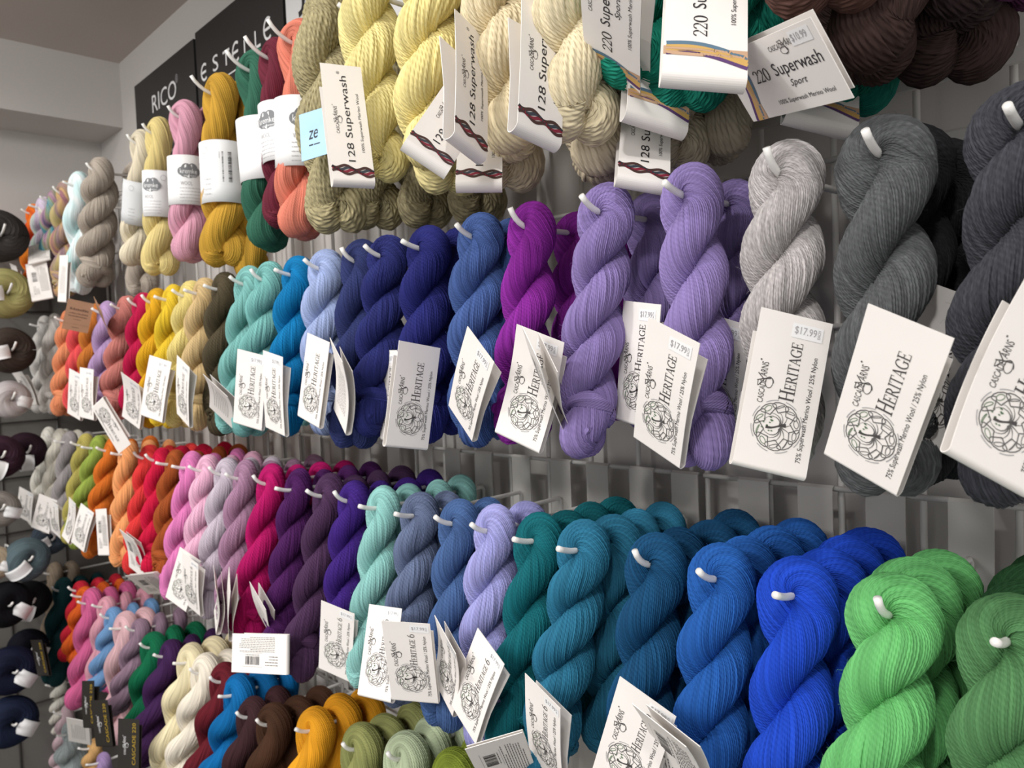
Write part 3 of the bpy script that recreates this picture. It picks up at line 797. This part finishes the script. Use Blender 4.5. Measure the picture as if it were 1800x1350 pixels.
# ---- second row
R2 = {}
def r2(nm, *a, **k): R2[nm] = front(2, nm, *a, **k)
r2('charcoal', (62, 63, 70), 1800, 1760, 905, 2, scale=1.08, mat='wool_heathered')
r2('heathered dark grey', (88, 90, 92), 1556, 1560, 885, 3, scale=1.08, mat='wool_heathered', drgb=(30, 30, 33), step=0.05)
r2('light silver grey', (182, 176, 175), 1382, 1365, 838, 0, scale=1.0, mat='wool_heathered')
r2('lavender', (144, 124, 186), 1213, 1235, 835, 2, scale=0.96, step=0.075)
r2('violet-lavender', (142, 122, 184), 1065, 1025, 815, 2, scale=0.96, step=0.075)
r2('magenta purple', (142, 34, 158), 935, 915, 790, 2, scale=0.96, step=0.07)
r2('denim blue', (66, 94, 158), 845, 830, 792, 1, scale=1.05)
r2('royal navy', (32, 36, 112), 752, 745, 785, 1, scale=1.08)
r2('indigo', (36, 42, 110), 682, 660, 775, 0)
r2('heathered navy', (44, 54, 108), 636, 620, 795, 0, scale=1.08)
r2('pale periwinkle', (158, 176, 222), 574, 565, 770, 1)
r2('cyan blue', (0, 122, 186), 524, 500, 770, 1)
r2('bright aqua', (118, 186, 181), 474, 440, 775, 1)
r2('soft aqua', (120, 184, 178), 440, 408, 770, 1)
r2('dark olive brown', (80, 70, 50), 396, 385, 770, 0)
r2('tan', (206, 176, 122), 360, 345, 760, 0)
r2('straw yellow', (226, 206, 122), 336, 318, 757, 0)
r2('lemon yellow', (232, 194, 38), 306, 285, 768, 1)
r2('golden yellow', (226, 168, 20), 277, 262, 760, 1)
r2('crimson', (198, 16, 70), 252, 240, 745, 0)
r2('dusty rose', (204, 122, 112), 224, 200, 742, 0, scale=1.15)
r2('pale lilac', (186, 152, 200), 190, 178, 735, 0)
r2('burnt orange', (206, 118, 42), 168, 156, 735, 0)
r2('coral red', (238, 78, 80), 143, 138, 738, 0)
r2('peach', (242, 146, 98), 122, 112, 735, 1)
r2('ivory', (228, 222, 214), 96, 84, 735, 0, scale=0.95)
r2('off-white', (226, 222, 216), 78, 66, 730, 0, scale=0.95)
def t2(nm, *c, kind='heritage', **k): return card(R2[nm], kind, c, **k)
t2('charcoal', (1800, 480), (1940, 560), (1675, 785), curl=2)
t2('heathered dark grey', (1530, 520), (1682, 600), (1445, 800), (1577, 870), curl=0, sticker=False)
t2('light silver grey', (1337, 545), (1460, 572), (1290, 808), (1418, 833), curl=0)
t2('lavender', (1150, 563), (1245, 595), (1110, 760), (1187, 828), curl=1)
t2('violet-lavender', (932, 568), (965, 640), (955, 700), (985, 760), kind='back', curl=1)
t2('magenta purple', (912, 575), (995, 600), (870, 757), (945, 790), curl=2)
t2('denim blue', (835, 580), (878, 627), (780, 700), (828, 788), curl=1)
t2('royal navy', (700, 593), (770, 615), (678, 785), (755, 785), curl=0, sticker=False)
t2('indigo', (677, 615), (705, 617), (668, 770), (690, 775), curl=0, y0=-0.22)
t2('heathered navy', (584, 585), (604, 640), (583, 720), (608, 765), kind='white', curl=2)
t2('pale periwinkle', (543, 582), (585, 602), (523, 730), (557, 752), curl=0, sticker=False)
t2('cyan blue', (472, 615), (505, 628), (462, 750), (497, 765), curl=1)
t2('bright aqua', (420, 610), (471, 625), (408, 740), (460, 760), curl=0)
t2('dark olive brown', (355, 645), (405, 705), (365, 720), (410, 750), kind='white', curl=2)
t2('tan', (315, 622), (345, 645), (311, 725), (325, 755), kind='heritage', curl=1)
t2('lemon yellow', (270, 622), (306, 635), (243, 728), (283, 745), curl=1)
t2('golden yellow', (215, 655), (246, 675), (213, 730), (245, 755), curl=2)
t2('dusty rose', (232, 780), (212, 797), (180, 700), (160, 718), curl=0, sticker=False)
t2('pale lilac', (145, 642), (172, 650), (140, 735), (160, 738), curl=1)
t2('coral red', (125, 645), (146, 662), (117, 728), (140, 735), curl=0)
t2('off-white', (18, 655), (42, 650), (50, 710), (62, 715), kind='back', curl=2)
# behind tags peeking out beside the lavender skeins
sk_b = [o for o in SKEINS if 'violet-lavender twisted yarn skein, second back' in o['label']]
if sk_b: card(sk_b[0], 'heritage', [(1103, 525), (1165, 535), (1078, 735), (1145, 755)], y0=-0.19, curl=0)
sk_b = [o for o in SKEINS if o['label'].startswith('lavender twisted yarn skein, second back')]
if sk_b: card(sk_b[0], 'heritage', [(1235, 552), (1318, 568), (1215, 740), (1300, 770)], y0=-0.18, curl=0)
sk_b = [o for o in SKEINS if 'dark grey twisted yarn skein, second back' in o['label']]
if sk_b: card(sk_b[0], 'heritage', [(1610, 498), (1720, 530), (1580, 760), (1690, 790)], y0=-0.20, curl=0, sticker=False)

# ---- third row
R3 = {}
def r3(nm, *a, **k): R3[nm] = front(3, nm, *a, **k)
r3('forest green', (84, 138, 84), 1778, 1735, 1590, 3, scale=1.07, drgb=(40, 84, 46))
r3('bright green', (106, 194, 110), 1572, 1525, 1500, 2, scale=1.06)
r3('cobalt blue', (22, 70, 205), 1403, 1380, 1470, 3, scale=1.02)
r3('azure blue', (28, 90, 176), 1268, 1235, 1440, 3, scale=0.99)
r3('deep teal blue', (16, 74, 118), 1152, 1105, 1410, 3, scale=0.99)
r3('teal blue', (36, 114, 148), 1026, 955, 1385, 3, scale=0.99)
r3('dark teal', (10, 104, 114), 948, 895, 1350, 3, scale=0.95)
r3('lilac blue', (160, 160, 222), 870, 835, 1320, 1, scale=0.95)
r3('storm blue', (66, 98, 152), 806, 785, 1265, 1, scale=0.95)
r3('slate', (98, 112, 146), 738, 705, 1225, 1, scale=0.95)
r3('seafoam', (138, 198, 192), 674, 645, 1190, 3, scale=0.93)
r3('violet', (60, 28, 126), 622, 590, 1165, 3, scale=0.92)
r3('dark plum', (76, 46, 82), 577, 525, 1205, 3, scale=0.95)
r3('deep purple', (76, 24, 90), 524, 485, 1170, 3, scale=0.92)
r3('raspberry', (190, 10, 100), 477, 425, 1150, 3, scale=0.92)
r3('mauve', (166, 122, 152), 431, 395, 1115, 3, scale=0.92)
r3('silver lilac', (196, 182, 196), 398, 362, 1090, 2, scale=0.95)
r3('blush pink', (234, 176, 204), 365, 340, 1070, 2, scale=0.95)
r3('rose pink', (224, 120, 184), 337, 303, 1060, 2, scale=0.95)
r3('rust', (166, 78, 30), 308, 285, 1030, 3, scale=0.95)
r3('cherry red', (214, 14, 60), 283, 265, 1015, 3, scale=0.95)
r3('scarlet', (230, 52, 52), 262, 238, 1015, 2, scale=0.95)
r3('apricot', (244, 162, 98), 226, 215, 1000, 2, scale=1.01)
r3('pumpkin orange', (228, 116, 32), 197, 155, 985, 2, scale=0.95)
r3('apple green', (158, 180, 72), 172, 130, 965, 1, scale=0.95)
r3('olive yellow', (182, 170, 84), 150, 126, 960, 1, scale=0.95)
r3('warm grey', (154, 148, 148), 122, 105, 945, 1, scale=0.95)
r3('cream', (236, 230, 214), 104, 82, 940, 1, scale=0.95)
r3('natural white', (236, 232, 220), 84, 62, 930, 1, scale=0.95)
def t3(nm, *c, kind='heritage6', **k): return card(R3[nm], kind, c, **k)
t3('deep teal blue', (1100, 1190), (1188, 1255), (1040, 1360), curl=0, y0=-0.305)
t3('azure blue', (1125, 1240), (1205, 1305), (1160, 1370), kind='back', curl=2, y0=-0.32)
t3('teal blue', (938, 1180), (995, 1240), (925, 1330), (985, 1390), curl=1, y0=-0.285)
t3('dark teal', (806, 1313), (925, 1280), (840, 1390), kind='back', curl=0, y0=-0.285)
t3('lilac blue', (848, 1107), (900, 1165), (792, 1240), (828, 1305), curl=1, y0=-0.285)
t3('storm blue', (770, 1093), (805, 1140), (762, 1190), (790, 1255), curl=2, y0=-0.295)
t3('slate', (675, 1095), (756, 1088), (688, 1225), (768, 1240), curl=0, y0=-0.305)
t3('seafoam', (658, 1062), (705, 1070), (622, 1218), (690, 1232), curl=0, y0=-0.285)
t3('violet', (565, 1053), (627, 1076), (558, 1170), (618, 1205), curl=0)
t3('dark plum', (410, 1185), (412, 1108), (500, 1187), (500, 1116), kind='back', curl=0, y0=-0.30)
t3('raspberry', (454, 1025), (472, 1065), (455, 1095), (472, 1110), kind='white', curl=1)
t3('mauve', (412, 985), (413, 1050), (395, 1085), (398, 1125), kind='white', curl=1)
t3('silver lilac', (385, 985), (375, 1040), (368, 1080), (385, 1110), kind='heritage6', curl=2)
t3('blush pink', (325, 960), (356, 992), (320, 1060), (350, 1090), curl=1)
t3('rose pink', (326, 965), (350, 985), (285, 1050), (330, 1070), curl=0, y0=-0.28)
t3('scarlet', (222, 1010), (270, 1005), (260, 1045), kind='back', curl=0, label='pale pink care label')
t3('cherry red', (208, 922), (238, 950), (225, 995), kind='back', curl=2, label='pink care label')
t3('apricot', (170, 895), (190, 893), (172, 975), (190, 975), kind='back', curl=0)
t3('pumpkin orange', (148, 882), (170, 900), (122, 950), (145, 975), curl=1)
t3('apple green', (122, 860), (135, 885), (108, 945), (118, 965), curl=2)
t3('warm grey', (90, 870), (108, 890), (88, 935), (104, 945), curl=1)
t3('cream', (68, 865), (104, 880), (55, 925), (85, 940), curl=0)
t3('natural white', (38, 850), (62, 868), (26, 905), (56, 925), curl=1)

# ---- lowest row
R4 = {}
def r4(nm, rgb, tx, ty, bx, by, deep=1, kind='big', scale=1.0, **k):
    z = at_y(tx, ty, YF)[2]
    R4[nm] = front(4, nm, rgb, tx, bx, by, deep, kind, scale, z=z, **k)
r4('oatmeal', (150, 132, 112), 96, 1010, 88, 1180, 1, scale=0.85)
r4('bottle green', (16, 56, 60), 112, 1040, 86, 1215, 2)
r4('signal red', (194, 26, 46), 142, 1040, 118, 1160, 2, scale=0.8)
r4('tangerine', (226, 92, 24), 150, 1050, 122, 1160, 2, scale=0.8)
r4('candy pink', (214, 92, 146), 162, 1062, 132, 1265, 2)
r4('shell pink', (218, 150, 166), 188, 1068, 170, 1180, 2, scale=0.8)
r4('sky denim', (104, 150, 200), 200, 1088, 172, 1190, 2, scale=0.8)
r4('powder pink', (222, 176, 182), 222, 1105, 190, 1330, 1)
r4('dusky mauve', (142, 114, 134), 246, 1110, 218, 1200, 2, scale=0.8)
r4('emerald green', (6, 104, 66), 272, 1140, 232, 1310, 2)
r4('aubergine', (62, 28, 78), 300, 1155, 262, 1275, 2)
r4('buttercream', (240, 226, 182), 338, 1165, 280, 1360, 2)
r4('vanilla white', (242, 232, 212), 362, 1185, 300, 1390, 1)
r4('maroon', (104, 22, 34), 398, 1200, 340, 1400, 1)
r4('ocean blue', (0, 104, 174), 420, 1222, 360, 1430, 2)
r4('espresso brown', (62, 34, 38), 446, 1262, 400, 1470, 1)
r4('chocolate brown', (72, 44, 28), 482, 1275, 440, 1500, 2)
r4('marigold', (238, 160, 24), 556, 1285, 515, 1500, 2)
r4('moss green', (142, 146, 84), 636, 1318, 590, 1540, 2)
r4('sage', (172, 186, 150), 716, 1335, 680, 1560, 2)
r4('avocado green', (132, 150, 46), 800, 1370, 770, 1600, 2)
def t4(nm, *c, kind='c220', **k):
    k.setdefault('y0', -0.305); return card(R4[nm], kind, c, **k)
t4('bottle green', (52, 1115), (72, 1118), (65, 1190), (90, 1200), curl=0)
t4('candy pink', (140, 1180), (175, 1178), (150, 1290), (160, 1300), curl=1, y0=-0.30)
t4('powder pink', (155, 1218), (187, 1222), (167, 1312), (205, 1330), curl=0)
t4('emerald green', (206, 1257), (247, 1262), (206, 1350), (245, 1360), curl=0)
o = t4('shell pink', (122, 1262), (154, 1265), (124, 1305), (154, 1307), kind='white', curl=0, y0=-0.29)

# ---- top row: fingering skeins in paper bands
def band_meshes(kind):
    Rb, h0, h1 = 0.0355, -0.165, -0.072
    n = 40; V = []; Fc = []
    for k, (rr) in enumerate((Rb, Rb - 0.0006)):
        for z in np.linspace(h0, h1, 5):
            for i in range(n):
                a = 2 * PI * i / n; f = 1 + 0.03 * math.sin(3 * a)
                V.append((rr * f * math.cos(a), rr * f * math.sin(a), z))
    def id_(k, j, i): return k * 5 * n + j * n + i % n
    for j in range(4):
        for i in range(n):
            Fc.append((id_(0, j, i), id_(0, j, i + 1), id_(0, j + 1, i + 1), id_(0, j + 1, i)))
            Fc.append((id_(1, j, i), id_(1, j + 1, i), id_(1, j + 1, i + 1), id_(1, j, i + 1)))
    for j in (0, 4):
        for i in range(n): Fc.append((id_(0, j, i), id_(1, j, i), id_(1, j, i + 1), id_(0, j, i + 1)) if j == 0 else (id_(0, j, i), id_(0, j, i + 1), id_(1, j, i + 1), id_(1, j, i)))
    me = mesh_py('paper_band', V, Fc, 'paper_band' if kind != 'grey' else 'paper_grey', True)
    p = Print()
    if kind == 'logo':
        for cu, cv, rr in ((-0.013, 0.062, 0.008), (-0.004, 0.067, 0.010), (0.007, 0.068, 0.0095), (0.014, 0.062, 0.0075), (0.0, 0.060, 0.011), (0.009, 0.06, 0.009), (-0.008, 0.06, 0.009)):
            p.poly([(cu + rr * math.cos(t), cv + rr * math.sin(t)) for t in np.linspace(0, 2 * PI, 14, endpoint=False)], [tuple(range(14))], 'ink_grey2')
        p.text('kremke', -0.016, 0.015, 0.058, 0.067, 'ink_white2'); p.text('soul wool', -0.009, 0.013, 0.0525, 0.0560, 'ink_white2')
        lines_h(p, -0.018, 0.020, 0.006, 0.030, 5)
        p.text('WOOL', -0.016, 0.006, 0.036, 0.043, 'ink_grey')
        t = np.linspace(0, 2 * PI, 20, endpoint=False); p.ribbon(np.stack([0.026 + 0.0055 * np.cos(t), 0.078 + 0.0055 * np.sin(t)], 1), 0.0007, 'ink_grey', True)
    else:
        barcode(p, 0.002, 0.016, 0.030, 0.075, seed=9)
        lines_h(p, -0.030, -0.016, 0.012, 0.034, 4); p.rect(-0.002, -0.0012, 0.065, 0.075, 'ink_grey'); p.rect(0.026, 0.0268, 0.05, 0.07, 'ink_grey')
        t = np.linspace(0, 2 * PI, 20, endpoint=False); p.ribbon(np.stack([-0.026 + 0.0055 * np.cos(t), 0.078 + 0.0055 * np.sin(t)], 1), 0.0007, 'ink_grey', True)
    Rp = Rb * 1.035
    return me, p.build('lettering', lambda u, v: (Rp * math.sin(u / Rp), -Rp * math.cos(u / Rp), h0 + v))
def lines_h(p, u0, u1, v0, v1, n):
    rg = random.Random(3)
    for i in range(n):
        v = v0 + (v1 - v0) * i / (n - 1); u = u0
        while u < u1:
            b = rg.uniform(0.002, 0.006); p.rect(u, min(u1, u + b), v, v + 0.0009, 'ink_grey'); u += b + 0.001
plain('ink_grey2', (120, 122, 125), 0.6, 0.02, 50); plain('ink_white2', (240, 240, 240), 0.6, 0.02, 50)
MATS['ink_white2'].name = 'ink_white_b'
BANDS = {k: band_meshes(k) for k in ('logo', 'code', 'grey')}
R1 = {}
def banded(nm, rgb, tx, bx, by, kind, ang=0, deep=0, sc=1.0, **k):
    s = front(1, nm, rgb, tx, bx, by, deep, 'bnd', sc, ends=False, lab=f'{nm} yarn skein in a white paper band, top row of hooks', **k)
    me, lm = BANDS[kind]
    p = np.array(s.matrix_basis.translation); f = math.atan2(CAM[0] - p[0], p[1] - CAM[1])      # bands turned towards the aisle
    b = add('paper_band', me, s, Matrix.Rotation(f + ang, 4, 'Z') @ Matrix.Diagonal((sc, sc, sc, 1))); add('lettering', lm, b)
    R1[nm] = s
    return s
banded('pale beige', (222, 210, 182), 252, 240, 468, 'grey', 0.2)
banded('butter yellow', (228, 206, 132), 280, 286, 490, 'logo', -0.5)
banded('baby pink', (222, 158, 180), 326, 335, 466, 'logo', 0.0, 1)
banded('mustard', (206, 156, 48), 388, 400, 447, 'code', 0.0, 1, 1.15)
banded('spruce green', (48, 104, 82), 452, 478, 445, 'code', 0.6, 0, 1.1)
banded('burgundy', (112, 36, 54), 486, 512, 405, 'logo', -0.6)
banded('salmon', (228, 126, 102), 528, 532, 392, 'logo', 0.1, 0, 1.1)
R1['taupe'] = front(1, 'silvery taupe', (172, 160, 146), 178, 163, 505, 1, 'her', 1.35, step=0.08, lab='silvery taupe twisted skein with a kraft paper tag, top row', ends=True)
R1['mint'] = front(1, 'fluffy mint', (205, 232, 232), 140, 132, 545, 0, 'big', 0.95, mat='wool_mint', lab='fluffy pale mint yarn skein in the top row beside the taupe one')
R1['meadow'] = front(1, 'mauve and gold', (200, 160, 150), 117, 100, 530, 1, 'her', 1.15, mat='wool_meadow', lab='mauve and gold variegated yarn skein in the top row')
R1['rainbow'] = front(1, 'teal and pink', (90, 150, 160), 96, 80, 535, 1, 'her', 1.1, mat='wool_rainbow', lab='teal, pink and green variegated yarn skein in the top row')
R1['pastel'] = front(1, 'pastel', (220, 220, 220), 78, 64, 535, 0, 'her', 1.1, mat='wool_pastel', lab='pale pastel variegated yarn skein in the top row')
R1['sunset'] = front(1, 'orange', (240, 140, 50), 62, 38, 530, 1, 'her', 1.1, mat='wool_sunset', lab='orange variegated yarn skein at the corner end of the top row')
card(R1['taupe'], 'kraft', [(116, 526), (168, 536), (105, 574), (158, 587)], y0=-0.26, curl=0, label='brown kraft paper swing tag')
card(R1['taupe'], 'kraft', [(170, 500), (185, 560), (178, 580), (192, 580)], y0=-0.25, curl=1, label='brown kraft paper swing tag seen edge-on')
card(R1['rainbow'], 'white', [(58, 432), (80, 432), (58, 455), (80, 456)], y0=-0.24, curl=0)
card(R1['pastel'], 'back', [(45, 460), (85, 470), (60, 530), (88, 515)], y0=-0.25, curl=1)
card(R1['meadow'], 'white', [(108, 450), (122, 448), (100, 528), (115, 530)], y0=-0.25, curl=0)
card(R1['sunset'], 'white', [(18, 460), (30, 465), (25, 530), (35, 540)], y0=-0.25, curl=2)

# ---- top row: chunky skeins seen from below, their hooks above the picture
def low(key, label, kind, rgb, bx, by, y, scale=1.0, lean=0.0, var=0, mat=None, group=None):
    B = at_y(bx, by, y)
    Ln = KIND[kind][0]['below'] * scale
    P0 = B + np.array([lean, 0.0, Ln])
    s = skein(kind, label, rgb, P0, B, 0, var, scale, random.uniform(-0.3, 0.3), mat, group=group)
    R1[key] = s
    hook(P0[0], P0[2] + 0.004, P0[2] + 0.05, 'white display hook holding the ' + ' '.join(label.split()[:9]), plate=False)
    return s
G1 = 'chunky skeins in the top row'
low('chain', 'beige chain-knit ribbon yarn skein with a sky-blue card', 'chn', (176, 164, 122), 590, 415, -0.215, 1.05, 0.0, group=G1)
low('chain2', 'beige chain-knit ribbon yarn skein behind the yellow chunky skein', 'chn', (168, 156, 116), 655, 408, -0.165, 1.0, 0.01, group=G1)
low('chain3', 'beige chain-knit ribbon yarn skein close to the wire grid', 'chn', (160, 148, 112), 745, 405, -0.11, 0.95, group=G1)
low('chain4', 'beige chain-knit ribbon yarn skein nearest the magenta one below', 'chn', (156, 144, 110), 835, 398, -0.07, 0.95, group=G1)
low('y1', 'pale yellow chunky skein with a flat 128 Superwash tag', 'chk', (244, 228, 150), 672, 326, -0.215, 0.98, -0.01, 0, group=G1)
low('y2', 'pale yellow chunky skein with a curled tag wrapped about its end', 'chk', (244, 226, 146), 745, 305, -0.225, 0.95, 0.045, 1, group=G1)
low('y3', 'pale yellow chunky skein hanging behind the curled tag', 'chk', (238, 222, 152), 800, 350, -0.17, 1.0, 0.0, 0, group=G1)
low('c1', 'cream chunky skein between the two upright 128 tags', 'chk', (236, 218, 176), 895, 285, -0.215, 0.98, -0.005, 1, group=G1)
low('c2', 'cream chunky skein with a tufted end beside the teal skeins', 'chk', (234, 218, 178), 1030, 262, -0.225, 0.98, -0.005, 0, group=G1)
low('c3', 'cream chunky skein low behind the cream tags', 'chk', (226, 208, 172), 900, 345, -0.17, 1.0, 0.0, 0, group=G1)
low('c4', 'cream chunky skein end above the violet-lavender skein', 'chk', (222, 206, 174), 1050, 325, -0.17, 1.0, 0.0, 1, group=G1)  # colour slightly dimmed for the shade behind the front skeins
low('c5', 'shade-darkened beige chunky skein close to the rail above the lavender skein', 'chk', (206, 192, 164), 1195, 312, -0.11, 0.95, 0.0, 0, group=G1)  # shade near the wall is put into the yarn colour
low('c6', 'shade-darkened beige chunky skein tail nearest the rail', 'chk', (202, 188, 162), 1268, 290, -0.07, 0.92, 0.0, 1, group=G1)  # yarn colour darkened to stand in for shade by the rail
low('t1', 'teal skein with a 220 Superwash tag beside the cream skein', 'dk', (20, 142, 116), 1125, 162, -0.205, 1.02, 0.01, 0, group=G1)
low('t2', 'teal skein with an upright 220 tag', 'dk', (20, 146, 120), 1290, 128, -0.205, 1.04, -0.01, 1, group=G1)
low('t3', 'teal skein under the first 220 tag', 'dk', (18, 132, 110), 1205, 210, -0.17, 1.0, 0.0, 0, group=G1)
low('t4', 'teal skein behind the slanted sport tag', 'dk', (18, 128, 108), 1385, 200, -0.165, 0.9, 0.0, 1, group=G1)
low('t5', 'teal skein resting against the flat rail', 'dk', (18, 124, 104), 1490, 212, -0.09, 0.95, 0.0, 0, group=G1)
low('b1', 'dark brown skein above the slanted sport tag', 'dk', (92, 62, 54), 1450, 40, -0.235, 1.1, 0.0, 0, group=G1)
low('b2', 'dark brown skein hanging over the dark grey skein', 'dk', (62, 44, 40), 1545, 150, -0.17, 1.1, 0.0, 1, group=G1)
low('b3', 'dark brown skein against the bare wire grid', 'dk', (56, 40, 38), 1660, 160, -0.10, 1.1, 0.01, 0, group=G1)
low('b4', 'blackish brown skein above the other brown ones', 'dk', (48, 34, 34), 1690, 60, -0.13, 1.1, 0.03, 1, group=G1)
low('p1', 'dark purple skein end above the charcoal skein', 'dk', (70, 28, 60), 1800, 18, -0.10, 1.0, 0.02, 1, group=G1)
def t1(key, kind, *c, **k): return card(R1[key], kind, c, **k)
t1('chain', 'sky', (530, 203), (573, 195), (538, 277), (575, 270), curl=0, y0=-0.27, label='sky-blue card')
t1('y1', '128', (571, 120), (625, 115), (590, 308), (655, 318), curl=0, y0=-0.295)
t1('y2', '128', (815, 120), (865, 150), (720, 240), (790, 295), curl=2, y0=-0.29)
t1('c1', '128', (799, 45), (838, 58), (812, 225), (852, 262), curl=1, y0=-0.30)
t1('c2', '128', (925, 15), (970, -2), (928, 200), (975, 245), curl=1, y0=-0.305)
t1('y3', '128', (815, 160), (880, 165), (803, 318), (880, 312), curl=0, y0=-0.215)
t1('c4', '128', (1105, 150), (1170, 150), (1100, 300), (1165, 318), curl=0, y0=-0.18)
t1('t1', '220', (1040, -95), (1138, -75), (1036, 125), (1105, 158), curl=1, y0=-0.305)
t1('t2', '220', (1185, -90), (1306, -88), (1183, 122), (1296, 127), curl=0, y0=-0.305)
t1('t3', '220', (1130, 20), (1200, 35), (1115, 195), (1195, 212), curl=0, y0=-0.21)
t1('t4', '220sport', (1445, 45), (1492, 142), (1275, 118), (1312, 204), curl=0, y0=-0.295)
t1('t5', '220', (1410, 60), (1500, 60), (1405, 190), (1490, 215), curl=0, y0=-0.13)

# ------------------------------------------------------------------ end wall: big yarn balls on hooks
g = bpy.data.objects.new('wire_grid_panel', None); COL.objects.link(g); g.location = (XE + 0.012, -1.6, -1.35)
tag(g, 'dark wire grid panel on the end wall behind the yarn balls', 'grid panel')
vd = cyl('wire', (0, 0, -1.5), (0, 0, 0.42), 0.003, 'dark_wire')
for i in range(10):
    add('wire', vd, g, Matrix.Translation((0.004, i * PITCH * 2, 1.35)))
hw = cyl('wire', (0, 0, 0), (0, 18 * PITCH, 0), 0.003, 'dark_wire')
for z in ZG[1:]: add('wire', hw, g, Matrix.Translation((0.010, 0, z + 1.35)))
def ball_mesh(seed):
    th = np.linspace(0, 2 * PI, 90)
    P = np.stack([0 * th, 0.042 * np.cos(th), 0.042 * np.sin(th)], 1)
    R = np.full(90, 0.040) * (1 + 0.03 * np.sin(3 * th + seed))
    V, Q, uv = strand_tube(P, R, 40, 0.0012, 14., seed, 4)
    V[:, 0] *= 1.1
    return mesh_np('wound_ball', V, Q, 'wool', uv)
BALL = [ball_mesh(1), ball_mesh(2)]
def wrap_mesh(mat):
    """paper wrapper that goes round one side of the ball and through its eye"""
    n = 24; V = []; Fc = []
    for k in (0.0460, 0.0452):
        for s_ in (-1, -0.5, 0, 0.5, 1):
            for i in range(n):
                a = 2 * PI * i / n; rr = 0.042 + k * math.cos(a); half = 0.024 * s_
                V.append((1.12 * k * math.sin(a), max(rr, 0.014), half))
    def id_(k, j, i): return k * 5 * n + j * n + i % n
    for j in range(4):
        for i in range(n):
            Fc.append((id_(0, j, i), id_(0, j + 1, i), id_(0, j + 1, i + 1), id_(0, j, i + 1)))
            Fc.append((id_(1, j, i), id_(1, j, i + 1), id_(1, j + 1, i + 1), id_(1, j + 1, i)))
    for j in (0, 4):
        for i in range(n): Fc.append((id_(0, j, i), id_(0, j, i + 1), id_(1, j, i + 1), id_(1, j, i)))
    return mesh_py('paper_wrapper', V, Fc, mat, True)
WRAP = {k: wrap_mesh(k) for k in ('paper_band', 'aqua_card')}
PX = [pipe('rod', [(0, 0, -0.03), (0, 0, 0), (0.02, 0, 0), (0.2, 0, -0.004), (0.23, 0, 0.006), (0.25, 0, 0.02)], 0.0031, 'white_rod')]
def ball(nm, rgb, px, py, rpx, ang, wrap='paper_band', x=-2.52, hk=True, pos=''):
    P = at_x(px, py, x)
    c = RW.T @ (P - CAM); sc = (rpx * c[2] / F) / 0.083
    sc = min(sc, 1.25)
    r = bpy.data.objects.new('yarn_ball', None); COL.objects.link(r)
    r.matrix_basis = Matrix.Translation(P) @ Matrix.Rotation(random.uniform(-0.15, 0.25), 4, 'Z') @ Matrix.Scale(sc, 4)
    tag(r, f'{nm} ball of yarn with a paper wrapper, on the end wall{pos}', 'yarn', 'yarn balls on the end wall')
    add('wound_ball', random.choice(BALL), r, None, rgb)
    if wrap: add('paper_wrapper', WRAP[wrap], r, Matrix.Rotation(math.radians(ang), 4, 'X'))
    if hk:
        h = bpy.data.objects.new('display_hook', None); COL.objects.link(h); h.matrix_basis = Matrix.Translation((XE + 0.02, P[1], P[2]))
        tag(h, f'white display hook through the {nm} yarn ball on the end wall', 'hook', 'end wall hooks')
        add('rod', PX[0], h, Matrix.Scale((x + 0.075 * sc - XE) / 0.25, 4, (1, 0, 0)))
    return r
ball('charcoal black', (58, 54, 52), -2, 415, 46, 160, 'aqua_card')
ball('olive green', (164, 158, 104), 10, 516, 44, 185)
ball('dark brown', (64, 54, 48), 18, 616, 40, 190)
ball('pale grey', (192, 186, 186), 18, 702, 33, -20)
ball('dark plum', (54, 32, 44), 0, 803, 38, 250)
ball('blackish plum', (44, 26, 36), 45, 793, 33, 270, x=-2.62)
ball('taupe grey', (132, 126, 120), 0, 895, 32, -20)
ball('slate blue', (86, 102, 108), 47, 983, 38, 215)
ball('sand beige', (168, 152, 130), -10, 990, 30, -25)
ball('coal black', (18, 18, 22), 52, 1055, 34, 250, x=-2.64)
ball('ink black', (14, 15, 20), 12, 1062, 40, -40)
ball('midnight navy', (20, 24, 46), 20, 1178, 42, -40)
ball('blue-black', (16, 18, 28), 48, 1140, 34, -30, x=-2.64)
ball('dark navy', (26, 34, 56), 18, 1268, 44, -35)
ball('dusky slate', (70, 80, 92), 88, 945, 30, 200, x=-2.66)

# ------------------------------------------------------------------ below the lowest row, by the floor
def basket(nm, rgb, px, py, bx, by, sc, mat=None, kind='big', lab=None):
    P0 = at_y(px, py, -0.19); B = at_y(bx, by, -0.21)
    d = B - P0; d[0] = max(-0.08, min(0.08, d[0])); B = P0 + d
    skein(kind, lab, rgb, P0, B, 0, 0, sc, 0, mat, group='skeins under the lowest row')
    hook(P0[0], P0[2] + 0.004, P0[2] + 0.06, 'white display hook through the ' + lab.split(' skein')[0] + ' skein')
basket('a', (222, 218, 206), 106, 1205, 96, 1290, 0.9, None, 'her', 'natural white skein under the bottle green one')
basket('b', (218, 188, 196), 118, 1255, 100, 1360, 0.9, None, 'her', 'pale pink skein under the candy pink one')
basket('c', (176, 188, 188), 128, 1290, 108, 1400, 1.15, 'wool_heathered', 'big', 'silver blue fluffy skein under the small white care card')
basket('d', (226, 176, 110), 166, 1315, 150, 1420, 0.9, None, 'her', 'light orange skein under the black cascade tag')
basket('e', (168, 140, 190), 182, 1340, 160, 1440, 0.9, None, 'her', 'lilac skein under the powder pink one')
